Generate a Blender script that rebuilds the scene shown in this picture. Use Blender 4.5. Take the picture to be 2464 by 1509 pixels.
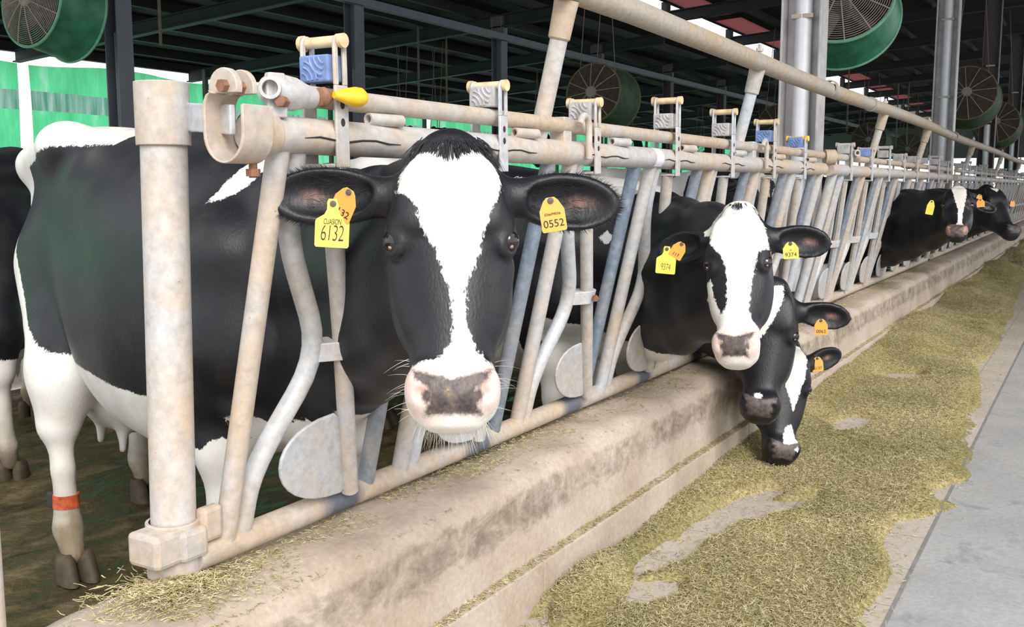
import bpy, math, random
import numpy as np
from mathutils import Vector, Matrix
for _o in list(bpy.data.objects): bpy.data.objects.remove(_o)
SC = bpy.context.scene
COL = SC.collection
PI = math.pi
rng = np.random.default_rng(7)
random.seed(7)

# ------------------------------------------------------------------ camera
IW, IH, FPX = 2464.0, 1509.0, 2400.0
VPX, VPY = 2650.0, 450.0
_pitch = math.atan((IH/2-VPY)/FPX)
_yaw = math.atan((VPX-IW/2)/FPX*math.cos(_pitch))
CAM = np.array([0.0, -1.6, 1.22])
_f = np.array([math.cos(_yaw)*math.cos(_pitch), math.sin(_yaw)*math.cos(_pitch), -math.sin(_pitch)])
_r = np.array([math.sin(_yaw), -math.cos(_yaw), 0.0])
_u = np.cross(_r, _f)
cd = bpy.data.cameras.new('camera'); cam = bpy.data.objects.new('camera', cd); COL.objects.link(cam)
cd.sensor_width = 36.0; cd.lens = FPX/IW*36.0; cd.clip_start = 0.05; cd.clip_end = 400
cam.matrix_world = Matrix(((_r[0], _u[0], -_f[0], CAM[0]), (_r[1], _u[1], -_f[1], CAM[1]), (_r[2], _u[2], -_f[2], CAM[2]), (0, 0, 0, 1)))
SC.camera = cam

# ------------------------------------------------------------------ light and exposure
SC.view_settings.view_transform = 'Standard'; SC.view_settings.look = 'None'
SC.view_settings.gamma = 1.0; SC.view_settings.use_curve_mapping = False
SC.view_settings.exposure = 0.5
w = bpy.data.worlds.new('sky'); SC.world = w; w.use_nodes = True
bg = w.node_tree.nodes['Background']; bg.inputs[0].default_value = (0.93, 0.96, 1.0, 1); bg.inputs[1].default_value = 1.15
sl = bpy.data.lights.new('sun', 'SUN'); sl.energy = 2.4; sl.angle = math.radians(35); sl.color = (1.0, 0.965, 0.91)
sun = bpy.data.objects.new('sun', sl); COL.objects.link(sun)
sun.rotation_euler = Vector((0.52, 0.62, -0.62)).to_track_quat('-Z', 'Y').to_euler()
SC.cycles.use_denoising = True
SC.cycles.max_bounces = 8; SC.cycles.diffuse_bounces = 3; SC.cycles.glossy_bounces = 2; SC.cycles.transmission_bounces = 3; SC.cycles.transparent_max_bounces = 6

# ------------------------------------------------------------------ materials
def new_mat(name):
    m = bpy.data.materials.new(name); m.use_nodes = True
    nt = m.node_tree
    b = nt.nodes['Principled BSDF']
    return m, nt, b
def nd(nt, typ, **kw):
    n = nt.nodes.new(typ)
    for k, v in kw.items():
        if k in ('inp',):
            for i, x in v.items(): n.inputs[i].default_value = x
        else: setattr(n, k, v)
    return n
def ramp(nt, stops, interp='LINEAR'):
    n = nt.nodes.new('ShaderNodeValToRGB'); cr = n.color_ramp; cr.interpolation = interp
    while len(cr.elements) > 1: cr.elements.remove(cr.elements[-1])
    cr.elements[0].position = stops[0][0]; cr.elements[0].color = (*stops[0][1], 1)
    for p, c in stops[1:]:
        e = cr.elements.new(p); e.color = (*c, 1)
    return n
def noise(nt, vec, scale, detail=4, rough=0.55, dist=0.0):
    n = nd(nt, 'ShaderNodeTexNoise', inp={'Scale': scale, 'Detail': detail, 'Roughness': rough, 'Distortion': dist})
    if vec is not None: nt.links.new(vec, n.inputs['Vector'])
    return n
def worldpos(nt):
    return nd(nt, 'ShaderNodeNewGeometry').outputs['Position']
def scaled(nt, vec, s):
    m = nd(nt, 'ShaderNodeMapping'); m.inputs['Scale'].default_value = s; nt.links.new(vec, m.inputs['Vector']); return m.outputs[0]
def mixc(nt, fac, a, b, mode='MIX'):
    n = nd(nt, 'ShaderNodeMix', data_type='RGBA', blend_type=mode)
    for sock, v in ((n.inputs[0], fac), (n.inputs[6], a), (n.inputs[7], b)):
        if hasattr(v, 'is_linked') or hasattr(v, 'links'): nt.links.new(v, sock)
        elif isinstance(v, (int, float)): sock.default_value = v
        else: sock.default_value = (*v, 1)
    return n.outputs[2]
def bump(nt, b, h, strength=0.3, dist=0.01):
    n = nd(nt, 'ShaderNodeBump'); n.inputs['Strength'].default_value = strength; n.inputs['Distance'].default_value = dist
    nt.links.new(h, n.inputs['Height']); nt.links.new(n.outputs[0], b.inputs['Normal'])

def mat_plain(name, col, rough=0.6, metal=0.0, var=0.15, scale=12.0, spec=0.5, bmp=0.0):
    m, nt, b = new_mat(name); p = worldpos(nt); n = noise(nt, p, scale)
    c0 = tuple(max(0, c*(1-var)) for c in col); c1 = tuple(min(1, c*(1+var)) for c in col)
    r = ramp(nt, [(0.3, c0), (0.7, c1)]); nt.links.new(n.outputs[0], r.inputs[0]); nt.links.new(r.outputs[0], b.inputs['Base Color'])
    b.inputs['Roughness'].default_value = rough; b.inputs['Metallic'].default_value = metal; b.inputs['Specular IOR Level'].default_value = spec
    if bmp: bump(nt, b, n.outputs[0], bmp, 0.005)
    return m

def mat_galv(name, dirt=0.5, grey=(0.50, 0.52, 0.55), tan=(0.56, 0.44, 0.33), rough=0.5, hi=1.18, rub=None):
    """old zinc pipe with a coat of dried tan feed dust and a few rust specks"""
    m, nt, b = new_mat(name); p = worldpos(nt)
    n1 = noise(nt, scaled(nt, p, (1.0, 1.0, 0.6)), 11.0, 8, 0.66, 0.3); n2 = noise(nt, p, 42.0, 6, 0.68); n3 = noise(nt, p, 2.3, 3)
    cl = lambda c, k: tuple(min(0.9, x*k) for x in c)
    zinc = ramp(nt, [(0.30, cl(grey, 0.78)), (0.5, grey), (0.72, cl(grey, hi))]); nt.links.new(n2.outputs[0], zinc.inputs[0])
    tn = ramp(nt, [(0.32, cl(tan, 0.82)), (0.55, tan), (0.8, cl(tan, 1.2))]); nt.links.new(n2.outputs[0], tn.inputs[0])
    fac = nd(nt, 'ShaderNodeMath', operation='ADD'); nt.links.new(n1.outputs[0], fac.inputs[0]); nt.links.new(n3.outputs[0], fac.inputs[1])
    fr = ramp(nt, [(max(0.0, 1.0-dirt-0.13), (0, 0, 0)), (min(1.0, 1.0-dirt+0.13), (1, 1, 1))])
    h = nd(nt, 'ShaderNodeMath', operation='MULTIPLY', inp={1: 0.5}); nt.links.new(fac.outputs[0], h.inputs[0]); nt.links.new(h.outputs[0], fr.inputs[0])
    c = mixc(nt, fr.outputs[0], zinc.outputs[0], tn.outputs[0])
    spk = ramp(nt, [(0.72, (0, 0, 0)), (0.78, (0.7, 0.7, 0.7))]); n4 = noise(nt, p, 150.0, 2); nt.links.new(n4.outputs[0], spk.inputs[0])
    c = mixc(nt, spk.outputs[0], c, (0.24, 0.15, 0.09))
    if rub:
        sx = nd(nt, 'ShaderNodeSeparateXYZ'); nt.links.new(p, sx.inputs[0]); a = nd(nt, 'ShaderNodeMath', operation='MULTIPLY_ADD', inp={1: 1/rub[1], 2: -rub[0]/rub[1]}); nt.links.new(sx.outputs['X'], a.inputs[0])
        f = nd(nt, 'ShaderNodeMath', operation='FRACT'); nt.links.new(a.outputs[0], f.inputs[0]); a2 = nd(nt, 'ShaderNodeMath', operation='MULTIPLY_ADD', inp={1: 0.12, 2: -0.06}); nt.links.new(n1.outputs[0], a2.inputs[0]); a3 = nd(nt, 'ShaderNodeMath', operation='ADD'); nt.links.new(f.outputs[0], a3.inputs[0]); nt.links.new(a2.outputs[0], a3.inputs[1])
        mk = ramp(nt, [(0.44, (0, 0, 0)), (0.52, (1, 1, 1)), (0.66, (1, 1, 1)), (0.72, (0, 0, 0))]); nt.links.new(a3.outputs[0], mk.inputs[0])
        c = mixc(nt, mk.outputs[0], c, (0.13, 0.14, 0.165))
    nt.links.new(c, b.inputs['Base Color']); b.inputs['Metallic'].default_value = 0.12
    ro = nd(nt, 'ShaderNodeMath', operation='MULTIPLY_ADD', inp={1: 0.3, 2: rough}); nt.links.new(fr.outputs[0], ro.inputs[0]); nt.links.new(ro.outputs[0], b.inputs['Roughness'])
    bump(nt, b, n2.outputs[0], 0.08, 0.003)
    return m

M = {}
M['galv'] = mat_galv('galvanised_pipe', 0.50)
M['galv_tan'] = mat_galv('dusty_pipe', 0.58, tan=(0.52, 0.41, 0.31))
M['rail_rub'] = mat_galv('bottom_rail_rubbed_by_necks', 0.58, tan=(0.52, 0.41, 0.31), rub=(1.487, 0.632))
M['galv_clean'] = mat_galv('bare_galvanised_pipe', 0.42)
M['neck'] = mat_galv('weathered_neck_pipe', 0.53, grey=(0.42, 0.41, 0.40), tan=(0.46, 0.36, 0.25))
M['worn'] = mat_galv('rubbed_dark_steel', 0.42, grey=(0.17, 0.21, 0.27), tan=(0.40, 0.36, 0.32), hi=1.5)
M['rust'] = mat_plain('rusty_iron', (0.26, 0.13, 0.08), 0.8, 0.2, 0.4, 30)
M['yellow'] = mat_plain('yellow_plastic', (0.90, 0.55, 0.03), 0.35, 0, 0.05)
M['roller'] = mat_plain('faded_yellow_roller', (0.66, 0.50, 0.29), 0.55, 0, 0.25, 30)
M['bluecast'] = mat_plain('blue_plastic_block', (0.18, 0.26, 0.50), 0.5, 0, 0.3, 30)
M['greycast'] = mat_plain('grey_plastic_block', (0.42, 0.40, 0.40), 0.55, 0, 0.3, 30)
M['dark'] = mat_plain('dark_gap', (0.03, 0.028, 0.025), 0.8)
M['sticker'] = mat_plain('pale_sticker', (0.80, 0.80, 0.90), 0.5, 0, 0.05)
M['ink'] = mat_plain('black_marker_ink', (0.02, 0.02, 0.025), 0.6, 0, 0.1)
M['tag_yellow'] = mat_plain('yellow_tag_plastic', (0.93, 0.80, 0.12), 0.4, 0, 0.05)
M['tag_orange'] = mat_plain('orange_tag_plastic', (0.93, 0.40, 0.08), 0.4, 0, 0.05)
M['bandred'] = mat_plain('muddy_red_strap', (0.48, 0.09, 0.03), 0.6, 0, 0.5, 40)
M['steel_dk'] = mat_plain('blue_grey_beam', (0.145, 0.155, 0.18), 0.55, 0.0, 0.12, 6)
M['steel_lt'] = mat_plain('pale_galvanised_beam', (0.52, 0.49, 0.49), 0.45, 0.25, 0.18, 9)
M['steel_br'] = mat_plain('brown_painted_beam', (0.11, 0.085, 0.09), 0.6, 0.0, 0.15, 8)
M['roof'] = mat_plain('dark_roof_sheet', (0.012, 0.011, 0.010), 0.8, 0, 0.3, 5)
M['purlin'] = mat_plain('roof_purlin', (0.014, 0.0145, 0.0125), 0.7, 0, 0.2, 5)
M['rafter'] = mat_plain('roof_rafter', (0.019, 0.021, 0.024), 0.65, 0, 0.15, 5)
M['endwall'] = mat_plain('grey_end_wall', (0.12, 0.13, 0.125), 0.8, 0, 0.1, 2)
M['fan_green'] = mat_plain('green_fan_paint', (0.028, 0.165, 0.088), 0.45, 0, 0.35, 9)
M['fan_rust'] = mat_plain('rusted_green_rim', (0.16, 0.13, 0.07), 0.7, 0, 0.4, 14)
M['fan_dkgreen'] = mat_plain('dusty_dark_green_drum', (0.045, 0.085, 0.045), 0.7, 0, 0.35, 9)
M['downpipe'] = mat_plain('bright_downpipe', (0.82, 0.82, 0.86), 0.35, 0.1, 0.06, 9)
M['fan_rim'] = mat_plain('pale_green_rim', (0.14, 0.36, 0.22), 0.5, 0, 0.2, 9)
M['fan_grille'] = mat_plain('dusty_fan_wire', (0.34, 0.29, 0.25), 0.6, 0.2, 0.2, 20)
M['fan_dust'] = mat_plain('clogged_brown_fan_wire', (0.085, 0.06, 0.045), 0.9, 0, 0.3, 20)
M['fan_blade'] = mat_plain('grey_fan_blade', (0.12, 0.125, 0.12), 0.5, 0.2, 0.2, 8)
M['cable'] = mat_plain('hanging_cable', (0.16, 0.13, 0.10), 0.7)
def _net():
    m, nt, b = new_mat('green_shade_net'); p = worldpos(nt)
    n = noise(nt, scaled(nt, p, (1.0, 1.0, 0.25)), 3.5, 5, 0.6); wv = noise(nt, scaled(nt, p, (9.0, 1.0, 0.5)), 4.0, 2)
    r = ramp(nt, [(0.35, (0.03, 0.66, 0.22)), (0.55, (0.07, 0.84, 0.34)), (0.74, (0.42, 0.96, 0.68))]); nt.links.new(n.outputs[0], r.inputs[0])
    c = mixc(nt, 0.25, r.outputs[0], wv.outputs[0], 'MULTIPLY')
    tr = nd(nt, 'ShaderNodeBsdfTranslucent'); df = nd(nt, 'ShaderNodeBsdfDiffuse'); mx = nd(nt, 'ShaderNodeMixShader', inp={0: 0.15})
    nt.links.new(c, tr.inputs[0]); nt.links.new(c, df.inputs[0]); nt.links.new(tr.outputs[0], mx.inputs[1]); nt.links.new(df.outputs[0], mx.inputs[2])
    tp = nd(nt, 'ShaderNodeBsdfTransparent'); mx2 = nd(nt, 'ShaderNodeMixShader', inp={0: 0.05}); nt.links.new(mx.outputs[0], mx2.inputs[1]); nt.links.new(tp.outputs[0], mx2.inputs[2])
    nt.links.new(mx2.outputs[0], nt.nodes['Material Output'].inputs[0]); return m
M['net'] = _net()
def _net2():
    m, nt, b = new_mat('grey_net_band'); tr = nd(nt, 'ShaderNodeBsdfTranslucent'); p = worldpos(nt)
    n = noise(nt, scaled(nt, p, (3.0, 1.0, 0.3)), 3.5, 4); r = ramp(nt, [(0.35, (0.10, 0.30, 0.20)), (0.7, (0.38, 0.58, 0.50))]); nt.links.new(n.outputs[0], r.inputs[0])
    nt.links.new(r.outputs[0], tr.inputs[0]); nt.links.new(tr.outputs[0], nt.nodes['Material Output'].inputs[0]); return m
M['net2'] = _net2()
def _sky():
    m, nt, b = new_mat('pink_rooflight'); tr = nd(nt, 'ShaderNodeBsdfTranslucent'); tr.inputs[0].default_value = (0.30, 0.17, 0.17, 1)
    nt.links.new(tr.outputs[0], nt.nodes['Material Output'].inputs[0]); return m
M['skylight'] = _sky()
def _concrete(name, c0, c1, stain, sc=3.0, joints=False, stains=0.5):
    m, nt, b = new_mat(name); p = worldpos(nt)
    n = noise(nt, p, sc, 6, 0.6); n2 = noise(nt, p, 55.0, 4, 0.7); n3 = noise(nt, scaled(nt, p, (1.0, 1.0, 2.2)), 5.0, 6, 0.7, 0.6)
    r = ramp(nt, [(0.3, c0), (0.7, c1)]); nt.links.new(n.outputs[0], r.inputs[0])
    g = ramp(nt, [(0.35, (0.72, 0.72, 0.72)), (0.65, (1.1, 1.1, 1.1))]); nt.links.new(n2.outputs[0], g.inputs[0])
    c = mixc(nt, 0.5, r.outputs[0], g.outputs[0], 'MULTIPLY')
    s = ramp(nt, [(0.55, (0, 0, 0)), (0.70, (1, 1, 1))]); nt.links.new(n3.outputs[0], s.inputs[0])
    sm = nd(nt, 'ShaderNodeMath', operation='MULTIPLY', inp={1: stains}); nt.links.new(s.outputs[0], sm.inputs[0])
    c = mixc(nt, sm.outputs[0], c, stain)
    if joints:
        sx = nd(nt, 'ShaderNodeSeparateXYZ'); nt.links.new(p, sx.inputs[0])
        outs = []
        for ax, per in (('X', 0.33), ('Y', 0.33)):
            a = nd(nt, 'ShaderNodeMath', operation='DIVIDE', inp={1: per}); nt.links.new(sx.outputs[ax], a.inputs[0])
            fr = nd(nt, 'ShaderNodeMath', operation='FRACT'); nt.links.new(a.outputs[0], fr.inputs[0])
            lt = nd(nt, 'ShaderNodeMath', operation='LESS_THAN', inp={1: 0.012}); nt.links.new(fr.outputs[0], lt.inputs[0]); outs.append(lt.outputs[0])
        mx = nd(nt, 'ShaderNodeMath', operation='MAXIMUM'); nt.links.new(outs[0], mx.inputs[0]); nt.links.new(outs[1], mx.inputs[1])
        c = mixc(nt, mx.outputs[0], c, tuple(x*0.55 for x in c0))
    nt.links.new(c, b.inputs['Base Color']); b.inputs['Roughness'].default_value = 0.85
    bump(nt, b, n2.outputs[0], 0.25, 0.006)
    return m
def _curb():
    """dusty pinkish-tan top, dark damp stains in a band below the lip, paler foot"""
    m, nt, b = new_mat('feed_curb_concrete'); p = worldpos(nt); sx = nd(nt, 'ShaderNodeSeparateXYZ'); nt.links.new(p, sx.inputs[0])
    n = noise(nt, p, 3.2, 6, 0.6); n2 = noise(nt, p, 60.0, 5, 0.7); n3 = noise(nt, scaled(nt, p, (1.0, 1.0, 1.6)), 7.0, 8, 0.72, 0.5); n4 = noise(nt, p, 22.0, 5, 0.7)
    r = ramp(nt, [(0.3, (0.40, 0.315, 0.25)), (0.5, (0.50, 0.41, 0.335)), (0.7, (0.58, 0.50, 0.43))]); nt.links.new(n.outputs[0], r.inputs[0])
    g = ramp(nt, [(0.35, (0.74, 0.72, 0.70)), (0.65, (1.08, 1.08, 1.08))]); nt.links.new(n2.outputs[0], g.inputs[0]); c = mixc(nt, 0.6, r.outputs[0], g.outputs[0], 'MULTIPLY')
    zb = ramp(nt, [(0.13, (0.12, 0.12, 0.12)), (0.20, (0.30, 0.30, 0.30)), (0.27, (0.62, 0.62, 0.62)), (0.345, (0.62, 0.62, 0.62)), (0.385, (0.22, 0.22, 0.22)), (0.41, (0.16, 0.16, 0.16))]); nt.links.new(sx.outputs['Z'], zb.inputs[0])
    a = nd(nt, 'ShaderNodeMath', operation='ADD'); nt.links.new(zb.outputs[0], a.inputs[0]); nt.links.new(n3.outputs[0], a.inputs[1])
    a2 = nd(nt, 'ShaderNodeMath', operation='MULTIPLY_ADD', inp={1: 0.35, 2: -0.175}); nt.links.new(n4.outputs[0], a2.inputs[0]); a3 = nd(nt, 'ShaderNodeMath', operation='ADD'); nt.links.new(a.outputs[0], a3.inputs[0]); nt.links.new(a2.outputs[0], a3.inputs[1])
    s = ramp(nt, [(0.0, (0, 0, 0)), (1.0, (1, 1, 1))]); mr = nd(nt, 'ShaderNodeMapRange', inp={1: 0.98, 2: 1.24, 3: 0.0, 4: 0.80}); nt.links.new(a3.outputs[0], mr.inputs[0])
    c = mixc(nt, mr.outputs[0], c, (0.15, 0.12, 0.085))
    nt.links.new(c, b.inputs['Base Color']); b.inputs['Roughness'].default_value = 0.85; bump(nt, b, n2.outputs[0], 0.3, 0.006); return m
M['curb'] = _curb()
M['tile'] = _concrete('pale_feed_tile', (0.44, 0.385, 0.335), (0.54, 0.48, 0.425), (0.38, 0.32, 0.20), 2.0, True, 0.5)
M['aisle'] = _concrete('grey_aisle_concrete', (0.33, 0.325, 0.325), (0.44, 0.43, 0.425), (0.20, 0.205, 0.235), 1.6, False, 0.8)
def _mud():
    m, nt, b = new_mat('wet_manure_floor'); p = worldpos(nt)
    n = noise(nt, scaled(nt, p, (1.0, 1.6, 1.0)), 5.0, 7, 0.65, 0.5); n2 = noise(nt, p, 40, 5, 0.7)
    r = ramp(nt, [(0.3, (0.022, 0.016, 0.007)), (0.5, (0.075, 0.055, 0.024)), (0.7, (0.17, 0.13, 0.065))]); nt.links.new(n.outputs[0], r.inputs[0])
    nt.links.new(r.outputs[0], b.inputs['Base Color'])
    ro = ramp(nt, [(0.36, (0.12, 0.12, 0.12)), (0.52, (0.7, 0.7, 0.7))]); nt.links.new(n.outputs[0], ro.inputs[0]); nt.links.new(ro.outputs[0], b.inputs['Roughness']); b.inputs['Specular IOR Level'].default_value = 0.28
    a = nd(nt, 'ShaderNodeMath', operation='MULTIPLY_ADD', inp={1: 0.25}); nt.links.new(n2.outputs[0], a.inputs[0]); nt.links.new(n.outputs[0], a.inputs[2])
    bump(nt, b, a.outputs[0], 0.9, 0.05); return m
M['mud'] = _mud()
def _feed(name, cols, sc):
    m, nt, b = new_mat(name); p = worldpos(nt); n = noise(nt, p, sc, 5, 0.7); n2 = noise(nt, p, 1.6, 3)
    r = ramp(nt, cols); nt.links.new(n.outputs[0], r.inputs[0])
    g = ramp(nt, [(0.32, (0.66, 0.70, 0.52)), (0.52, (0.95, 0.95, 0.88)), (0.68, (1.22, 1.17, 1.16))]); nt.links.new(n2.outputs[0], g.inputs[0])
    c = mixc(nt, 0.8, r.outputs[0], g.outputs[0], 'MULTIPLY'); nt.links.new(c, b.inputs['Base Color']); b.inputs['Roughness'].default_value = 0.8
    bump(nt, b, n.outputs[0], 0.6, 0.01); return m
M['joint'] = mat_plain('dark_floor_joint', (0.22, 0.215, 0.21), 0.9)
M['feed'] = _feed('chopped_green_forage', [(0.3, (0.13, 0.10, 0.035)), (0.48, (0.30, 0.25, 0.11)), (0.62, (0.46, 0.39, 0.20)), (0.75, (0.66, 0.58, 0.36))], 85)
M['straw'] = _feed('forage_stems', [(0.3, (0.22, 0.185, 0.075)), (0.44, (0.44, 0.385, 0.19)), (0.56, (0.66, 0.59, 0.35)), (0.7, (0.90, 0.84, 0.62))], 60)

# ------------------------------------------------------------------ mesh helpers
def V(*a): return np.array(a, float)
def unit(v):
    v = np.asarray(v, float); return v/np.linalg.norm(v)
class MB:
    def __init__(s): s.v = []; s.f = []; s.n = 0
    def add(s, vs, fs):
        vs = [tuple(map(float, p)) for p in vs]; s.v += vs; s.f += [tuple(i+s.n for i in f) for f in fs]; s.n += len(vs); return s
    def poly(s, pts, r, seg=12, closed=False, cap=True):
        pts = [np.asarray(p, float) for p in pts]; n = len(pts)
        rs = list(r) if hasattr(r, '__len__') else [r]*n
        T = []
        for i in range(n):
            if closed: t = pts[(i+1) % n]-pts[i-1]
            elif i == 0: t = pts[1]-pts[0]
            elif i == n-1: t = pts[-1]-pts[-2]
            else: t = unit(pts[i+1]-pts[i])+unit(pts[i]-pts[i-1])
            T.append(unit(t))
        a = V(0, 0, 1) if abs(T[0][2]) < 0.9 else V(1, 0, 0)
        N = unit(np.cross(T[0], a)); vs = []; fs = []
        for i in range(n):
            N = unit(N-T[i]*np.dot(N, T[i])); B = np.cross(T[i], N)
            for k in range(seg):
                an = 2*PI*k/seg; vs.append(pts[i]+rs[i]*(math.cos(an)*N+math.sin(an)*B))
        m = n if closed else n-1
        for i in range(m):
            j = (i+1) % n
            for k in range(seg):
                k2 = (k+1) % seg; fs.append((i*seg+k, i*seg+k2, j*seg+k2, j*seg+k))
        if cap and not closed:
            fs.append(tuple(range(seg))[::-1]); fs.append(tuple((n-1)*seg+k for k in range(seg)))
        return s.add(vs, fs)
    def tube(s, p0, p1, r, seg=16, r1=None): return s.poly([p0, p1], [r, r if r1 is None else r1], seg)
    def pipe(s, p0, p1, r, ri, seg=20):
        p0 = np.asarray(p0, float); p1 = np.asarray(p1, float); t = unit(p1-p0); a = V(0, 0, 1) if abs(t[2]) < 0.9 else V(1, 0, 0)
        N = unit(np.cross(t, a)); B = np.cross(t, N); vs = []; fs = []
        for c, rr in ((p0, r), (p1, r), (p1, ri), (p0, ri)):
            for k in range(seg):
                an = 2*PI*k/seg; vs.append(c+rr*(math.cos(an)*N+math.sin(an)*B))
        for i in range(4):
            j = (i+1) % 4
            for k in range(seg):
                k2 = (k+1) % seg; fs.append((i*seg+k, i*seg+k2, j*seg+k2, j*seg+k))
        return s.add(vs, fs)
    def box(s, c, size, ax=None):
        c = np.asarray(c, float); hx, hy, hz = [q/2 for q in size]
        A = np.eye(3) if ax is None else np.array(ax, float)
        vs = [c+A[0]*x*hx+A[1]*y*hy+A[2]*z*hz for x in (-1, 1) for y in (-1, 1) for z in (-1, 1)]
        return s.add(vs, [(0, 1, 3, 2), (4, 6, 7, 5), (0, 4, 5, 1), (2, 3, 7, 6), (0, 2, 6, 4), (1, 5, 7, 3)])
    def prism(s, pts2, o, ex, ey, ez, t):
        """2-D outline extruded by +-t/2 along ez"""
        o, ex, ey, ez = [np.asarray(q, float) for q in (o, ex, ey, ez)]; n = len(pts2)
        vs = [o+ex*a+ey*b+ez*t/2 for a, b in pts2]+[o+ex*a+ey*b-ez*t/2 for a, b in pts2]
        fs = [tuple(range(n)), tuple(range(2*n-1, n-1, -1))]+[(i, i+n, (i+1) % n+n, (i+1) % n) for i in range(n)]
        return s.add(vs, fs)
    def lathe(s, prof, o, ax, seg=24):
        """profile of (distance along axis, radius)"""
        o = np.asarray(o, float); t = unit(ax); a = V(0, 0, 1) if abs(t[2]) < 0.9 else V(1, 0, 0)
        N = unit(np.cross(t, a)); B = np.cross(t, N); vs = []; fs = []; n = len(prof)
        for d, r in prof:
            for k in range(seg):
                an = 2*PI*k/seg; vs.append(o+t*d+r*(math.cos(an)*N+math.sin(an)*B))
        for i in range(n-1):
            for k in range(seg):
                k2 = (k+1) % seg; fs.append((i*seg+k, i*seg+k2, (i+1)*seg+k2, (i+1)*seg+k))
        return s.add(vs, fs)
    def build(s, name, mat, parent=None, smooth=35, bevel=0):
        me = bpy.data.meshes.new(name); me.from_pydata(s.v, [], s.f); me.update()
        return link(name, me, mat, parent, smooth, bevel)
def link(name, me, mat, parent=None, smooth=35, bevel=0):
    if mat is not None: me.materials.append(mat)
    if smooth:
        me.polygons.foreach_set('use_smooth', np.ones(len(me.polygons), bool)); me.set_sharp_from_angle(angle=math.radians(smooth))
    o = bpy.data.objects.new(name, me); COL.objects.link(o)
    if parent is not None:
        o.parent = parent; o.matrix_parent_inverse = parent_inv(parent)
    if bevel:
        b = o.modifiers.new('bevel', 'BEVEL'); b.width = bevel; b.segments = 2; b.limit_method = 'ANGLE'; b.angle_limit = math.radians(40)
    return o
def parent_inv(p):
    return world_of(p).inverted()
def world_of(p):
    if p.parent is None: return p.matrix_basis.copy()
    return world_of(p.parent) @ p.matrix_parent_inverse @ p.matrix_basis
def thing(name, label, cat, loc, group=None, rotz=0.0):
    o = bpy.data.objects.new(name, None); COL.objects.link(o); o.location = loc; o.rotation_euler = (0, 0, rotz); o.empty_display_size = 0.1
    return tag(o, label, cat, group)
def tag(o, label, cat, group=None, kind=None):
    o['label'] = label; o['category'] = cat
    if group: o['group'] = group
    if kind: o['kind'] = kind
    return o
def struct(o, label=None):
    o['kind'] = 'structure'
    if label: o['label'] = label
    return o
def array_mesh(name, vs, fs):
    """fast mesh from numpy arrays, faces (n,3) or (n,4)"""
    me = bpy.data.meshes.new(name); vs = np.ascontiguousarray(vs, np.float32); fs = np.ascontiguousarray(fs, np.int32); k = fs.shape[1]
    me.vertices.add(len(vs)); me.vertices.foreach_set('co', vs.ravel())
    me.loops.add(fs.size); me.loops.foreach_set('vertex_index', fs.ravel())
    me.polygons.add(len(fs)); me.polygons.foreach_set('loop_start', np.arange(0, fs.size, k, dtype=np.int32)); me.polygons.foreach_set('loop_total', np.full(len(fs), k, np.int32))
    me.update(calc_edges=True); me.validate(); return me
# ================================================================== SETTING
ALLEY = -0.125
YSTEP = 5.6                                    # the roof steps up here, leaving a bright clerestory slot
def zroof(y): return 3.66+0.068*(14.0-y) if y >= YSTEP else 4.61+0.065*(YSTEP-y)
RX0, RX1, RY0, RY1 = 1.2, 52.0, -3.0, 14.5
# floors
def sheet(name, x0, x1, y0, y1, z, mat, nx=1, ny=1, amp=0.0, freq=1.0):
    xs = np.linspace(x0, x1, nx+1); ys = np.linspace(y0, y1, ny+1); X, Y = np.meshgrid(xs, ys, indexing='ij')
    Z = np.full_like(X, z)
    if amp: Z = Z+amp*(np.sin(X*freq*3.1+Y*2.0)*np.sin(Y*freq*4.3-X)+0.6*np.sin(X*freq*9.7)*np.sin(Y*freq*8.1+1.0))
    vs = np.stack([X, Y, Z], -1).reshape(-1, 3); i = np.arange(nx)[:, None]*(ny+1)+np.arange(ny)[None, :]
    fs = np.stack([i, i+ny+1, i+ny+2, i+1], -1).reshape(-1, 4)
    me = array_mesh(name, vs, fs); o = link(name, me, mat, None, 60); o['kind'] = 'structure'; return o
sheet('floor', -9, 60, -1.15, -0.23, 0.0, M['tile'])
sheet('floor_aisle', -9, 60, -14, -1.155, -0.004, M['aisle'])
sheet('floor_alley', -9, 60, 0.05, 4.58, ALLEY, M['mud'], 300, 90, 0.012, 1.0)
# joint between the tiles and the aisle concrete
b = MB(); b.box((25, -1.152, -0.004), (70, 0.012, 0.010)); struct(b.build('trim_1', M['joint'], None, 0))
# raised cubicle bed on the far side of the alley and the ground outside
b = MB(); b.box((25, 8.8, -0.04), (70, 8.4, 0.24)); struct(b.build('floor_stalls', M['tile'], None, 0))
sheet('floor_yard', -30, 120, 14.6, 60, -0.2, M['aisle'])
# ------------------------------------------------------------------ feed curb (worn concrete wall carrying the headlocks)
prof = [(0.17, ALLEY-0.05), (0.165, 0.10), (0.155, 0.30), (0.13, 0.372), (0.08, 0.392), (0.0, 0.397), (-0.08, 0.401), (-0.15, 0.402), (-0.19, 0.396), (-0.213, 0.378), (-0.225, 0.35), (-0.228, 0.28), (-0.232, 0.20), (-0.236, 0.136)]
xs = np.concatenate([np.arange(-2.0, 6.0, 0.03), np.arange(6.0, 20.0, 0.12), np.arange(20.0, 60.1, 1.0)])
P = np.array(prof); nx, npf = len(xs), len(P)
X = np.repeat(xs[:, None], npf, 1); Yc = np.repeat(P[None, :, 0], nx, 0).copy(); Zc = np.repeat(P[None, :, 1], nx, 0).copy()
wob = 0.007*np.sin(X*5.3+Zc*9)+0.005*np.sin(X*13.1+1.3+Yc*17)+0.004*np.sin(X*23.7+Zc*31)+0.006*np.sin(X*1.7)
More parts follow.
